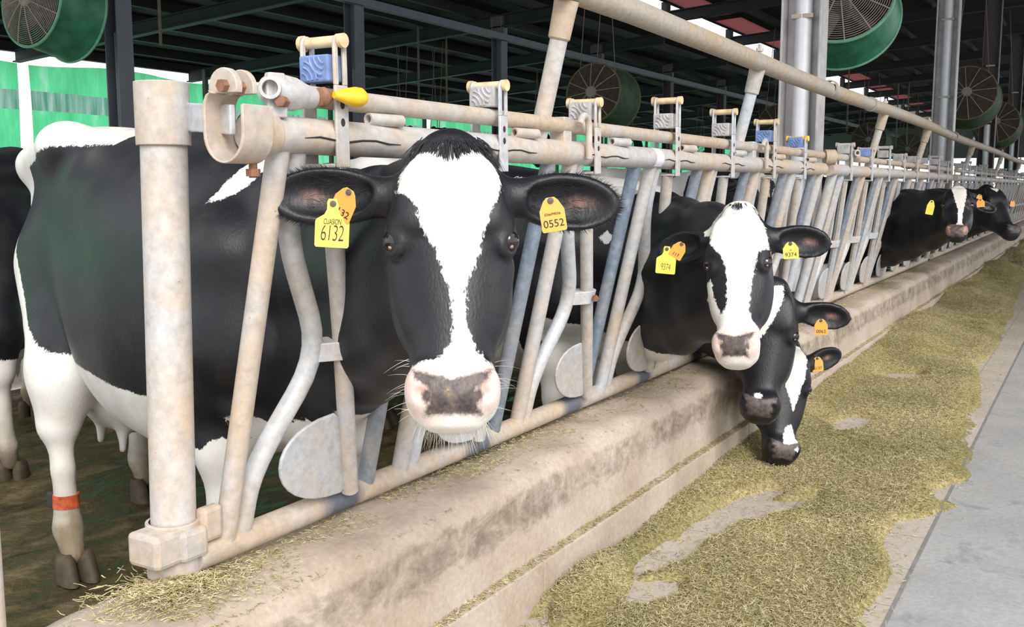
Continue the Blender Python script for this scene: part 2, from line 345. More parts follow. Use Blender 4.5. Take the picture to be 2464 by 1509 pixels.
top = (Zc > 0.33); Zc += np.where(top, wob*0.9, 0); Yc += np.where((Yc < -0.1) & ~top, wob*0.35, 0)
# the wall top slumps and widens round the first post
end = np.clip((1.55-X)/1.2, 0, 1)**1.3; Yc -= np.where(Yc > 0, end*0.10, 0)
vs = np.stack([X, Yc, Zc], -1).reshape(-1, 3); i = np.arange(nx-1)[:, None]*npf+np.arange(npf-1)[None, :]
fs = np.stack([i, i+1, i+npf+1, i+npf], -1).reshape(-1, 4)
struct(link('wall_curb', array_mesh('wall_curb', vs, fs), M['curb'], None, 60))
b = MB()
x = -2.0
while x < 60:
    L = 0.495 if x < 12 else 4.0
    b.box((x+L/2, -0.2465, 0.064), (L-0.004, 0.047, 0.148)); x += L
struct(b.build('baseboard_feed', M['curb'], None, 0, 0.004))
# ------------------------------------------------------------------ roof
def roof_slab(b, x0, x1, y0, y1):
    t = 0.05; pts = [(y0, zroof(y0)), (y1, zroof(y1)), (y1, zroof(y1)+t), (y0, zroof(y0)+t)]
    b.prism(pts, ((x0+x1)/2, 0, 0), (0, 1, 0), (0, 0, 1), (1, 0, 0), x1-x0)
SK0, SK1 = 4.95, 5.50
b = MB(); roof_slab(b, RX0, RX1, YSTEP+0.001, RY1); roof_slab(b, RX0, RX1, SK1, YSTEP-0.001); roof_slab(b, RX0, RX1, RY0, SK0)
sk = [(12.0+2.8*k, 12.0+2.8*k+2.3) for k in range(14)]
xp = RX0
for a, c in sk: roof_slab(b, xp, a, SK0, SK1); xp = c
roof_slab(b, xp, RX1, SK0, SK1)
roof_slab(b, 6.0, RX1, -9.0, RY0-0.001)  # unseen slab over the aisle, added to cut daylight on the far fence
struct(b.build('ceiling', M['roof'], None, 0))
for k, (a, c) in enumerate(sk):
    b = MB(); roof_slab(b, a, c, SK0, SK1); o = struct(b.build('window_%d' % (k+1), M['skylight'], None, 0))
RAFT = [3.15+3.7*k for k in range(13)]
for x in RAFT:
    b = MB()
    for ya, yb in ((RY0, YSTEP-0.02), (YSTEP+0.02, RY1-0.3)):
        for dz, w_, h_ in ((-0.17, 0.14, 0.02), (-0.26, 0.03, 0.18), (-0.35, 0.14, 0.02)):
            pts = [(ya, zroof(ya)+dz-h_/2), (yb, zroof(yb)+dz-h_/2), (yb, zroof(yb)+dz+h_/2), (ya, zroof(ya)+dz+h_/2)]
            b.prism(pts, (x, 0, 0), (0, 1, 0), (0, 0, 1), (1, 0, 0), w_)
    b.box((x, YSTEP, 4.32), (0.16, 0.12, 0.6))
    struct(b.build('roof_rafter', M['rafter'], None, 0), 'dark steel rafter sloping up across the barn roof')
y = -2.4
while y < 14.4:
    if abs(y-YSTEP) > 0.3:
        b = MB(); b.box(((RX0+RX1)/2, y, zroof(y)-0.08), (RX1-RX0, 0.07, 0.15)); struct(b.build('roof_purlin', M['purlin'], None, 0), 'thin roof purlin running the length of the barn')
    y += 0.98
b = MB(); b.box(((RX0+RX1)/2, 14.2, 3.52+0.02), (RX1-RX0, 0.12, 0.16)); struct(b.build('trim_2', M['rafter'], None, 0))
# long service beam with conduit high inside the barn
b = MB(); b.box((28.5, 6.9, 3.62), (47, 0.1, 0.1)); struct(b.build('trim_3', M['steel_dk'], None, 0))
# end wall at the far gable: solid above, open below
b = MB(); b.box((52.1, 5.5, 3.95), (0.15, 18, 2.75)); struct(b.build('wall_far', M['endwall'], None, 0))
# ------------------------------------------------------------------ steel columns
def hbeam(b, x, y, z0, z1, wx, wy, t=0.014):
    """flanges are the planes y=+-wy/2 (depth wx along x), web across"""
    for s in (-1, 1): b.box((x, y+s*(wy/2-t/2), (z0+z1)/2), (wx, t, z1-z0))
    b.box((x+wx*0.18, y, (z0+z1)/2), (t, wy-2*t, z1-z0))
GC1 = 'columns along the headlock fence'
lab1 = ['pale galvanised steel column with a downpipe, standing just behind the first headlock panel', 'second galvanised column along the fence, a bright conduit strapped in its channel', 'third column along the fence, brown stained near its top', 'last column visible along the fence before the frame edge']
for k, x in enumerate((7.25, 14.55, 20.4, 26.4)):
    t = thing('steel_column', lab1[k], 'column', (x, 0.27, ALLEY), GC1)
    b = MB(); hbeam(b, x, 0.27, ALLEY, zroof(0.27)-0.1, 0.20, 0.28, 0.016); b.build('beam', M['steel_lt' if k < 2 else 'steel_br'], t, 0, 0.003)
    b = MB(); b.tube((x-0.02, 0.27, ALLEY+0.6), (x-0.02, 0.27, 4.6 if k < 2 else 2.35), 0.058); b.build('conduit', M['downpipe'], t)
    b = MB()
    for z in (2.4, 3.4): b.box((x-0.055, 0.27, z), (0.045, 0.15, 0.03))
    b.build('strap', M['galv'], t, 0, 0.003)
    b = MB(); b.box((x, 0.27, ALLEY+0.02), (0.34, 0.36, 0.04)); b.build('base_plate', M['steel_br'], t, 0, 0.004)
lab2 = ['first blue-grey column inside the barn, beside the green fan on the left', 'second blue-grey column inside the barn, rising behind the tall latch frame', 'third inner column, seen between the upright pipe and the tall latch frame', 'fourth inner column, standing behind the hanging round fan', 'fifth inner column, dark and slim, past the hanging round fan', 'sixth inner column, dark and slim, next to the pale fence column', 'seventh inner column, far down the barn', 'eighth inner column, farthest one down the barn']
for k in range(8):
    x = 6.87+3.70*k; t = thing('barn_column', lab2[k], 'column', (x, 7.0, 0.08), 'columns inside the barn')
    b = MB(); hbeam(b, x, 7.0, 0.08, zroof(7.0)-0.2, 0.19, 0.19); b.build('beam', M['steel_dk'] if k < 3 else M['steel_br'], t, 0, 0.003)
    b = MB(); b.tube((x-0.03, 7.0-0.02, 0.08), (x-0.03, 6.98, 2.75), 0.035, 10); b.build('conduit', M['steel_dk'], t)
    b = MB(); b.box((x-0.06, 7.0, zroof(7)-0.32), (0.06, 0.24, 0.28)); b.build('head_plate', M['steel_br'], t, 0)
# ------------------------------------------------------------------ green windbreak net on the far side
NETL = ['green shade net panel at the far left, grey seam across it', 'green shade net panel between the two bright gaps', 'long green shade net panel running to the far end of the barn']
for k, (x0, x1) in enumerate(((-6, 10.42), (10.62, 22.0), (22.3, 51.5))):
    t = thing('shade_net', NETL[k], 'net', ((x0+x1)/2, 14.0, 0.6))
    for nm, z0, z1, mt in (('lower_panel', 0.6, 2.50, 'net'), ('seam_band', 2.50, 2.82, 'net2'), ('upper_panel', 2.82, 3.34, 'net')):
        nx = int((x1-x0)*5)+2; xs = np.linspace(x0, x1, nx); zs = np.linspace(z0, z1, 5); X, Z = np.meshgrid(xs, zs, indexing='ij')
        Y = 14.0+0.05*np.sin(X*2.7)+0.02*np.sin(X*7.1+Z*2)
        if nm == 'upper_panel': Z = Z-(Z-z0)/(z1-z0)*(0.05*(1+np.sin(X*1.9))-0.0035*(X-10))
        vs = np.stack([X, Y, Z], -1).reshape(-1, 3); i = np.arange(nx-1)[:, None]*5+np.arange(4)[None, :]
        link(nm, array_mesh(nm, vs, np.stack([i, i+5, i+6, i+1], -1).reshape(-1, 4)), M[mt], t, 80)
for k, x in enumerate((14.2, 17.9, 21.6, 25.3, 29.0, 32.7, 36.4, 40.1, 43.8)):
    b = MB(); b.box((x, 13.7, 1.8), (0.08, 0.08, 3.4)); struct(b.build('eave_post', M['steel_br'], None, 0), 'dark eave post in front of the green net')
# ------------------------------------------------------------------ fans
def make_fan(name, label, c, axis, r, L, style, group, blades=4, detail=True, cables=()):
    """c: middle of the grille face, axis: direction from grille to the outlet rim"""
    c = np.asarray(c, float); ax = unit(axis); a = V(0, 0, 1); N = unit(np.cross(ax, a)); B = np.cross(N, ax)
    t = thing(name, label, 'fan', tuple(c), group)
    grn = {'green': 'fan_green', 'dust': 'fan_dkgreen', 'dark': 'dark'}[style]; rim = {'green': 'fan_rim', 'dust': 'fan_rust', 'dark': 'dark'}[style]; wire = {'green': 'fan_grille', 'dust': 'fan_dust', 'dark': 'fan_dust'}[style]
    b = MB(); b.lathe([(0.0, r*0.985), (0.0, r), (L*0.30, r*1.0), (L*0.34, r*1.02), (L*0.7, r*1.05), (L, r*1.12), (L, r*1.09), (L*0.7, r*1.02), (L*0.34, r*0.99), (0.0, r*0.985)], c, ax, 48)
    b.build('drum', M[grn], t)
    for d, rr in ((0.0, r), (L, r*1.11)):
        b = MB(); b.poly([c+ax*d+rr*(math.cos(q)*N+math.sin(q)*B) for q in np.linspace(0, 2*PI, 56, endpoint=False)], 0.014, 8, True); b.build('rim', M[rim], t)
    b = MB(); bow = lambda q: -ax*(0.07*(1-(q/r)**2))
    nr = 20 if style == 'green' else 26
    for q in np.linspace(0.09, r*0.97, nr if detail else 8):
        b.poly([c+bow(q)+q*(math.cos(h)*N+math.sin(h)*B) for h in np.linspace(0, 2*PI, 40, endpoint=False)], 0.0034 if style == 'green' else 0.0065, 5, True)
    b.build('wire_guard', M[wire], t)
    for k in range(12):
        h = 2*PI*k/12+0.13; b = MB(); b.poly([c+bow(q)+q*(math.cos(h)*N+math.sin(h)*B)-ax*0.006 for q in np.linspace(0.05, r, 7)], 0.006 if style == 'green' else 0.007, 6); b.build('spoke', M['fan_grille'], t)
    b = MB(); b.lathe([(-0.085, 0.0), (-0.085, 0.07), (-0.06, 0.085), (-0.06, 0.0)], c, ax, 20); b.build('hub_plate', M['fan_grille'], t)
    b = MB(); b.lathe([(0.04, 0.0), (0.04, 0.09), (0.30, 0.09), (0.30, 0.0)], c, ax, 20); b.build('motor', M['fan_blade'], t)
    for k in range(blades):
        h = 2*PI*k/blades+0.5; e = math.cos(h)*N+math.sin(h)*B; g = -math.sin(h)*N+math.cos(h)*B; b = MB(); w_ = r*0.28
        pts = []
        for q in np.linspace(0.09, r*0.93, 5):
            tw = 0.75-0.35*q/r; d = math.cos(tw)*g+math.sin(tw)*ax; pts.append((c+ax*(L*0.35)+e*q-d*w_*0.5, c+ax*(L*0.35)+e*q+d*w_*0.5))
        vs = [p for pr in pts for p in pr]+[p+ax*0.006 for pr in pts for p in pr]; fs = []
        for q in range(4): fs += [(2*q, 2*q+1, 2*q+3, 2*q+2), (10+2*q, 10+2*q+2, 10+2*q+3, 10+2*q+1), (2*q, 2*q+2, 12+2*q, 10+2*q), (2*q+1, 11+2*q, 13+2*q, 2*q+3)]
        fs += [(0, 10, 11, 1), (8, 9, 19, 18)]
        b.add(vs, fs); b.build('blade', M['fan_blade'], t, 40)
    for d, s in ((L*0.15, -0.7), (L*0.15, 0.7), (L*0.9, -0.6)):
        p0 = c+ax*d+N*s*r*0.95+B*r*0.75; zt = zroof(p0[1])-0.02; p1 = V(p0[0]+0.1*s, p0[1]+s*0.25, zt)
        b = MB(); b.tube(p0, p1, 0.007, 6); b.build('cable', M['cable'], t)
    return t
G2 = 'round ventilators hung along the barn'
make_fan('barn_fan', 'green round fan hanging at the top left beside the blue-grey column', (5.93, 7.0, 2.93), (1, 0.0, -0.10), 0.43, 0.44, 'green', G2)
make_fan('barn_fan', 'green round fan hanging at the top behind the pale galvanised column', (8.70, 0.36, 2.80), (1, 0.17, -0.36), 0.43, 0.40, 'green', G2, 5)
make_fan('barn_fan', 'dusty round fan hanging on cables over the middle of the barn', (12.4, 4.4, 2.48), (1, -0.02, -0.14), 0.40, 0.55, 'dust', G2)
make_fan('barn_fan', 'brown dusty fan between the second and third fence columns', (17.8, 0.36, 2.72), (1, 0.02, -0.25), 0.44, 0.40, 'dust', G2)
make_fan('barn_fan', 'small brown fan far off, last along the fence columns', (23.9, 0.42, 2.60), (1, 0.02, -0.2), 0.44, 0.40, 'dust', G2)
make_fan('barn_fan', 'dark dusty fan far back, tucked left of the pale fence column', (21.3, 4.4, 2.53), (1, -0.02, -0.14), 0.42, 0.5, 'dust', G2)
make_fan('barn_fan', 'far brown fan hanging low behind the upright pipes', (31.0, 4.4, 2.60), (1, -0.02, -0.14), 0.50, 0.5, 'dust', G2)
make_fan('barn_fan', 'farthest brown fan, smallest in the row over the stalls', (38.0, 4.4, 2.55), (1, -0.02, -0.14), 0.55, 0.5, 'dust', G2)
FD = [(950, 14.6, 'nearest the tall latch frame'), (1030, 15.7, 'peeping over the rail above the nearest cow'), (1285, 19.7, 'left of the pale upright pipe'), (1508, 24.8, 'right of the hanging round fan'), (1678, 30.2, 'before the last strip of green net')]
for px, x, where in FD:
    make_fan('stall_fan', 'dark fan against the green net, '+where, (x, 9.4, 2.02+0.012*(x-14)), (0.7, -0.5, -0.2), 0.30+0.008*(x-14), 0.22, 'dark', 'dark fans low over the far stalls', 3, False)
# electrical drops and the ladder-like hangers
for k, (px, py, yy, z1) in enumerate(((390, 178, 8.5, 2.95), (1008, 250, 8.5, 2.6), (1075, 250, 8.5, 2.6), (2160, 250, 4.0, 2.4), (2188, 200, 4.0, 2.6), (1980+60, 250, 4.0, 2.6))):
    v = _f*FPX+_r*(px-IW/2)+_u*(IH/2-py); tt = (yy-CAM[1])/v[1]; p = CAM+v*tt
    b = MB(); b.tube((p[0], yy, z1), (p[0], yy, zroof(yy)-0.05), 0.02, 6); o = b.build('hanging_conduit', M['cable'])
    tag(o, ['thin conduit dropping from the roof above the fence post', 'thin conduit hanging left of the pair over the tall latch frame gap', 'thin conduit hanging right of the pair over the low latch frame', 'thin conduit hanging between the two pale fence columns, lowest one', 'thin conduit hanging nearest the second pale column', 'thin conduit hanging nearest the green fan rim'][k], 'conduit', 'conduits hanging from the roof')
# ================================================================== HEADLOCK FENCE
def fy(z): return -0.2*(z-0.44)/0.88          # the fence leans out over the feed
def fp(x, z, dy=0.0): return V(x, fy(z)+dy, z)
ZB, ZT, ZR = 0.445, 1.322, 1.402
def rounded(pts, r=0.06, n=4):
    """round the corners of a polyline"""
    pts = [np.asarray(p, float) for p in pts]; out = [pts[0]]
    for i in range(1, len(pts)-1):
        a, b_, c = pts[i-1], pts[i], pts[i+1]; d0 = min(r, np.linalg.norm(a-b_)*0.45); d1 = min(r, np.linalg.norm(c-b_)*0.45)
        p0 = b_+unit(a-b_)*d0; p1 = b_+unit(c-b_)*d1
        for k in range(n+1):
            t = k/n; out.append((1-t)**2*p0+2*t*(1-t)*b_+t*t*p1)
    return out+[pts[-1]]
def lever_frame(par, xb, xt, zt, blue, detail=True, roll='roller'):
    """U-shaped flat-iron frame straddling the rails, roller pin on top, plastic stop between its straps"""
    z0 = 1.262; h = zt-z0; tx = (xt-xb)/h
    fr = None
    b = MB(); ex = unit(V(tx, 0, 1)); side = unit(V(1, 0, -tx)); wd = 0.040
    for dy in (-0.052, 0.034):
        o = V(xb, fy(z0)+dy, z0)
        def q(a, c, o=o): return o+side*a+ex*c
        # strap with a long slot near the top: two rails joined above and below
        th = 0.007
        for sx in (-1, 1):
            b.box(q(sx*(wd/2-0.006), h*0.83), (0.012, th, h*0.34), (side, V(0, 1, 0), ex))
        b.box(q(0, h*0.325), (wd, th, h*0.67), (side, V(0, 1, 0), ex))
        arc = [(wd/2*math.cos(a), wd/2*math.sin(a)) for a in np.linspace(0, PI, 9)]
        inn = [((wd/2-0.012)*math.cos(a), (wd/2-0.012)*math.sin(a)) for a in np.linspace(PI, 0, 9)]
        oo = q(0, h*0.995)
        vs = []; fs = []
        for s_ in (-th/2, th/2):
            for a_, c_ in arc: vs.append(oo+side*a_+ex*c_+V(0, s_, 0))
            for a_, c_ in inn[::-1]: vs.append(oo+side*a_+ex*c_+V(0, s_, 0))
        for k in range(8): fs += [(k, k+1, 10+k, 9+k), (18+k, 27+k, 28+k, 19+k), (k, 18+k, 19+k, k+1), (9+k, 10+k, 28+k, 27+k)]
        b.add(vs, fs)
    b.box(V(xb, fy(z0), z0+0.002), (wd, 0.093, 0.008), (side, V(0, 1, 0), ex))
    fr = b.build('lever_frame', M['galv_clean'], par, 40, 0.002 if detail else 0)
    if detail:
        b = MB()
        for zz in (0.36, 0.50):
            o = V(xb, fy(z0)-0.052-0.0037, z0)+ex*(h*zz); b.prism([(0.0065*math.cos(a), 0.0085*math.sin(a)) for a in np.linspace(0, 2*PI, 12, endpoint=False)], o, side, ex, V(0, 1, 0), 0.001)
        b.build('punched_hole', M['dark'], fr, 0)
    top = V(xb, fy(z0), z0)+ex*(h+0.004)
    b = MB(); b.tube(top+V(0, -0.060, 0), top+V(0, 0.042, 0), 0.012, 12); b.tube(top+V(0, 0.040, 0), top+V(0, 0.050, 0), 0.017, 12); b.tube(top+V(0, -0.066, 0), top+V(0, -0.056, 0), 0.015, 12)
    b.build('roller', M[roll], fr)
    zc = max(1.455, zt-0.075) if zt < 1.5 else 1.462
    c = V(xb, fy(z0), z0)+ex*(zc-z0); b = MB(); b.box(c, (0.044, 0.078, 0.055), (side, V(0, 1, 0), ex))
    st = b.build('stop_block', M['bluecast' if blue else 'greycast'], fr, 0, 0.004)
    if detail:
        b = MB(); fx = c-side*0.023
        for sgn, cy in ((1, -0.01), (-1, 0.01)):
            for rr in (0.018, 0.030, 0.042):
                b.poly([fx+V(0, sgn*(0.012-rr*math.cos(a))+sgn*0.02, 0)+ex*(-0.026*sgn+rr*math.sin(a)*sgn) for a in np.linspace(0.1, 1.35, 7)], 0.0028, 5)
        b.build('moulded_arcs', M['bluecast' if blue else 'greycast'], st)
    return fr
def headlock_panel(name, label, x0, n, pitch, xstart, xend, tops, pivs, first_blue, blue, detail, group):
    t = thing(name, label, 'fence', (xstart, 0, ZB), group)
    b = MB(); b.tube((xstart, 0, ZB), (xend, 0, ZB), 0.031, 20); br = b.build('bottom_rail', M['rail_rub' if x0 < 2 else 'galv_tan'], t)
    b = MB(); b.tube((xstart-0.0, fy(ZT), ZT), (xend, fy(ZT), ZT), 0.037, 24); b.build('top_rail', M['galv'], t)
    b = MB(); b.tube((xstart+0.10, fy(ZT), ZR), (xend-0.02, fy(ZT), ZR), 0.022, 16); b.build('control_rod', M['galv_tan'], t)
    for k in range(n):
        x = x0+pitch*k; sg = 14 if detail else 8
        b = MB(); b.tube(fp(x, ZB+0.01), fp(x, ZT-0.02), 0.0235, sg); b.build('fixed_bar', M['galv'], t)
        b = MB(); kp = [fp(x+0.052, ZB+0.01, 0.005), fp(x+0.058, 0.60, 0.006), fp(x+0.235, 0.845, 0.012), fp(x+0.06, 1.13, 0.008), fp(x+0.052, ZT-0.02, 0.005)]
        b.poly(rounded(kp, 0.11, 5), 0.0235, sg); b.build('bent_bar', M['galv_clean'], t)
        if k > 0 or first_blue:
            b = MB(); b.tube(fp(x-0.150, ZB+0.01), fp(x-0.140, ZT-0.02), 0.0225, sg); b.build('rubbed_bar', M['worn'], t)
        pb, pt = pivs[k]
        pc = fp(x+0.262, 0.855, -0.032)
        p0 = fp(x+pb, ZB+0.03, -0.034); p1 = fp(x+pt, ZT-0.058, -0.012)
        b = MB(); b.poly(rounded([p0, pc, p1], 0.2, 4), 0.0215, sg); lk = b.build('locking_bar', M['galv'], t)
        if detail or k < 6:
            # counterweight plate: half disc beside the foot of the locking bar
            ex = unit(V(-1, 0, 0)); d = unit(p1-p0); b = MB(); R = 0.115
            o = p0+d*0.105+V(-0.012, 0.006, 0)
            pts = [(0, -0.09)]+[(0.215*math.sin(a)**0.8, -0.115*math.cos(a)+0.012) for a in np.linspace(0.05, PI-0.05, 16)]+[(0, 0.11)]
            b.prism(pts, o, ex, d, np.cross(ex, d), 0.009); b.build('counterweight_plate', M['galv_clean'], lk, 0, 0.003)
        b = MB(); ring = []
        ce = (pc+fp(x+0.222, 0.852, 0.012))/2; ax_ = unit(fp(0, 1)-fp(0, 0))
        e1 = unit(pc-fp(x+0.222, 0.852, 0.012)); e2 = np.cross(ax_, e1)
        L_ = np.linalg.norm(pc-fp(x+0.222, 0.852, 0.012))/2
        outl = [(L_+0.0275*math.cos(a), 0.0275*math.sin(a)) for a in np.linspace(-PI/2, PI/2, 8)]+[(-L_+0.0275*math.cos(a), 0.0275*math.sin(a)) for a in np.linspace(PI/2, 3*PI/2, 8)]
        b.prism(outl, ce, e1, e2, ax_, 0.045); b.build('clamp', M['galv_clean'], t, 40, 0.002)
        if detail:
            b = MB(); b.tube(ce+e1*(L_+0.02)-e2*0.03, ce+e1*(L_+0.02)-e2*0.041, 0.011, 6); b.build('clamp_bolt', M['rust'], t)
        lever_frame(lk, x+pt, x+pt-0.005, tops[k], blue[k], detail, 'yellow' if (k == 6 and detail) else ('roller' if detail else 'galv'))
        # fins under the rod and the short stub welded on the rail
        if detail:
            xs_ = x+0.33
            for dx, s_ in ((-0.01, 1), (0.055, -1)):
                b = MB(); b.prism([(0, 0), (0.05*s_, 0), (0.045*s_ if s_ < 0 else 0.012, -0.030)], V(xs_+dx, fy(ZT), ZR-0.018), V(1, 0, 0), V(0, 0, 1), V(0, 1, 0), 0.008); b.build('rod_fin', M['galv_tan'], t, 0)
            b = MB(); b.pipe((xs_-0.07, fy(ZT)-0.012, ZT+0.045), (xs_+0.03, fy(ZT)-0.028, ZT+0.045), 0.0135, 0.009); b.build('pipe_stub', M['galv'], t)
            for q in range(3):
                hx = x-0.135+q*0.16; b = MB(); b.tube(fp(hx, ZT-0.037, -0.02), fp(hx, ZT-0.041, -0.022), 0.005, 6)
            b = MB()
            pts = [V(x+0.03+0.045*i, fy(ZT)-0.0366, ZT-0.006+0.0035*math.sin(i*1.7)) for i in range(8)]
            b.poly(pts, [0.0008]+[0.0022]*6+[0.0008], 5); b.build('weld_seam', M['dark'], t)
    return t
T1 = [1.512, 1.478, 1.476, 1.532, 1.532, 1.525, 1.470]
PV1 = [(0.376, 0.142), (0.34, 0.16), (0.44, 0.10), (0.385, 0.155), (0.36, 0.17), (0.36, 0.17), (0.40, 0.12)]
XS = 1.487; PT = 0.632
p1 = headlock_panel('headlock_panel', 'nearest self-locking headlock panel, big latch frames over the white-faced cow', XS, 7, PT, 1.40, 5.93, T1, PV1, False, [1, 0, 0, 0, 0, 1, 1], True, 'self-locking headlock panels')
# last rubbed bar of the panel
b = MB(); b.tube(fp(5.73, ZB+0.01), fp(5.74, ZT-0.02), 0.0225, 14); b.build('rubbed_bar', M['worn'], p1)
b = MB(); b.tube(fp(5.86, ZB+0.01), fp(5.87, ZT-0.02), 0.030, 14); b.build('end_bar', M['galv_clean'], p1)
b = MB(); b.poly([V(3.22+0.0374*0, fy(ZT)-0.02, ZT)], 0.01, 4) if False else None
# sticker wrapped on the rail
b = MB(); vs = []; fs = []
for i, x in enumerate((3.34, 3.41)):
    for k in range(7):
        a = -0.9+k*0.35; vs.append((x, fy(ZT)-0.0378*math.cos(a), ZT+0.0378*math.sin(a)))
fs = [(k, k+1, k+8, k+7) for k in range(6)]; b.add(vs, fs); b.build('sticker', M['sticker'], p1, 60)
# rod hooks
for x in (2.745, 4.62):
    b = MB(); dy = -0.050
    pr = [V(x+0.02, fy(ZT)+dy, ZT-0.02), V(x+0.02, fy(ZT)+dy, ZR-0.01), V(x+0.012, fy(ZT)+dy, ZR+0.024), V(x-0.02, fy(ZT)+dy, ZR+0.034), V(x-0.045, fy(ZT)+dy, ZR+0.004)]
    b.poly(rounded(pr, 0.03, 4), 0.011, 8)
    b.box(V(x-0.05, fy(ZT)+0.01, (ZT+ZR)/2+0.01), (0.05, 0.05, 0.11)); b.build('rod_hook', M['galv'], p1, 40, 0.003)
# near end of the panel: rail clamp, rod elbow, yellow knob
yt = fy(ZT)
b = MB(); ex, ez = V(1, 0, 0), V(0, 0, 1)
# open U clamp that takes the arm from the post
c0 = V(1.368, yt-0.005, ZT+0.003)
path = [(-0.052, 0.045)]+[(0.052*math.cos(a), 0.056*math.sin(a)-0.006) for a in np.linspace(PI, 2*PI, 17)]+[(0.052, 0.030), (0.050, 0.052), (0.043, 0.064), (0.032, 0.070)]
inn = [(y_*0.87, z_+0.0035 if z_ < 0 else z_-0.003) for y_, z_ in path]; vs = []; fs = []; n_ = len(path)
for sx_ in (-0.036, 0.042):
    for y_, z_ in path: vs.append(c0+V(sx_, y_, z_))
    for y_, z_ in inn: vs.append(c0+V(sx_, y_, z_))
for k in range(n_-1): fs += [(k, k+1, 2*n_+k+1, 2*n_+k), (n_+k+1, n_+k, 3*n_+k, 3*n_+k+1), (k+1, k, n_+k, n_+k+1), (2*n_+k, 2*n_+k+1, 3*n_+k+1, 3*n_+k)]
for k in (0, n_-1): fs.append((k, 2*n_+k, 3*n_+k, n_+k))
b.add(vs, fs)
b.lathe([(0.0, 0.043), (0.05, 0.043), (0.052, 0.040)], V(1.405, yt, ZT), ex, 24)
b.build('rail_clamp', M['galv_tan'], p1, 40, 0.002)
b = MB(); b.prism([(0.036*math.cos(a), 0.036*math.sin(a)+0.012) for a in np.linspace(-0.3, PI+0.3, 16)], V(1.352, yt+0.005, ZT+0.068), V(0, 1, 0), ez, ex, 0.016)
b.prism([(0.036*math.cos(a), 0.036*math.sin(a)+0.012) for a in np.linspace(-0.3, PI+0.3, 16)], V(1.392, yt+0.005, ZT+0.068), V(0, 1, 0), ez, ex, 0.012)
b.build('clamp_lug', M['galv_tan'], p1, 40, 0.002)
b = MB(); b.tube(V(1.332, yt-0.002, ZT+0.082), V(1.405, yt-0.002, ZT+0.082), 0.012, 6); b.build('clamp_bolt', M['rust'], p1)
b = MB(); b.prism([(-0.022, 0), (0.022, 0), (0.024, 0.06), (0.018, 0.085), (-0.018, 0.085), (-0.024, 0.06)], V(1.455, yt-0.02, ZT+0.03), V(0.9, -0.3, 0), ez, V(0.3, 0.9, 0), 0.02); b.build('elbow_lug', M['galv_clean'], p1, 40, 0.003)
b = MB(); b.tube(V(1.44, yt-0.045, ZT+0.06), V(1.47, yt-0.03, ZT+0.06), 0.011, 6); b.build('elbow_bolt', M['rust'], p1)
b = MB(); b.pipe(V(1.425, yt-0.035, ZR+0.004), V(1.475, yt+0.005, ZR+0.004), 0.021, 0.015); b.lathe([(0, 0.0), (0, 0.026), (0.03, 0.034), (0.07, 0.033), (0.10, 0.025), (0.125, 0.022), (0.125, 0.0)], V(1.445, yt-0.008, ZR+0.004), V(0.995, -0.02, -0.06), 20); b.build('rod_elbow', M['galv_clean'], p1)
b = MB(); b.lathe([(0, 0), (0, 0.019), (0.012, 0.021), (0.022, 0.016), (0.03, 0.010), (0.03, 0)], V(1.568, yt-0.03, ZR-0.002), V(1, -0.12, 0), 14); b.build('knob_nut', M['rust'], p1)
b = MB(); b.lathe([(0.0, 0.0), (0.0, 0.007), (0.01, 0.010), (0.03, 0.0165), (0.05, 0.0205), (0.066, 0.020), (0.077, 0.013), (0.08, 0.0)], V(1.585, yt-0.055, ZR+0.002), V(1, -0.25, -0.02), 18); b.build('handle_knob', M['yellow'], p1)
b = MB(); b.tube(V(1.40, yt-0.01, ZT-0.05), V(1.40, yt-0.01, ZT-0.035), 0.016, 6); b.tube(V(1.40, yt-0.01, ZT-0.085), V(1.40, yt-0.01, ZT-0.05), 0.008, 8); b.tube(V(1.40, yt-0.01, ZT-0.082), V(1.40, yt-0.01, ZT-0.068), 0.014, 6); b.build('rail_bolt', M['rust'], p1)
# ---- second panel and the ones beyond
rg = np.random.default_rng(3)
T2 = [1.478, 1.472, 1.505, 1.468, 1.466, 1.468, 1.505, 1.468]
PV2 = [(0.40, 0.13)]*8
p2 = headlock_panel('headlock_panel', 'second headlock panel, starting past the elbow joint behind the pale column', 6.42, 8, 0.655, 6.08, 11.6, T2, PV2, False, [0, 1, 0, 0, 0, 0, 0, 0], False, 'self-locking headlock panels')
b = MB(); b.tube(fp(6.20, ZB+0.01), fp(6.22, ZT-0.02), 0.03, 14); b.build('end_bar', M['galv_clean'], p2)
b = MB(); b.pipe(V(6.55, yt-0.07, ZR+0.03), V(6.62, yt, ZR+0.03), 0.021, 0.012); b.lathe([(0, 0), (0, 0.034), (0.12, 0.030), (0.16, 0.022), (0.16, 0)], V(6.58, yt-0.03, ZR+0.02), V(1, 0, -0.08), 16); b.box(V(6.58, yt-0.01, ZT+0.06), (0.06, 0.03, 0.09)); b.build('rod_elbow', M['galv_tan'], p2)
b = MB(); b.lathe([(-0.03, 0.0), (-0.03, 0.045), (0.03, 0.045), (0.03, 0.0)], V(6.02, yt-0.02, ZR-0.01), V(0.5, -0.8, 0), 16); b.build('joint_ring', M['galv_tan'], p1)
for q, (xa, lb) in enumerate(((12.0, 'third headlock panel, behind the two far cows looking out'), (17.2, 'fourth headlock panel, blurred into a row of slanted bars'), (22.4, 'farthest headlock panel, its bars merging at the frame edge'))):
    headlock_panel('headlock_panel', lb, xa+0.3, 7, 0.68, xa, xa+5.1, [1.47, 1.505, 1.47, 1.47, 1.505, 1.47, 1.47], [(0.40, 0.13)]*7, False, [0]*7, False, 'self-locking headlock panels')
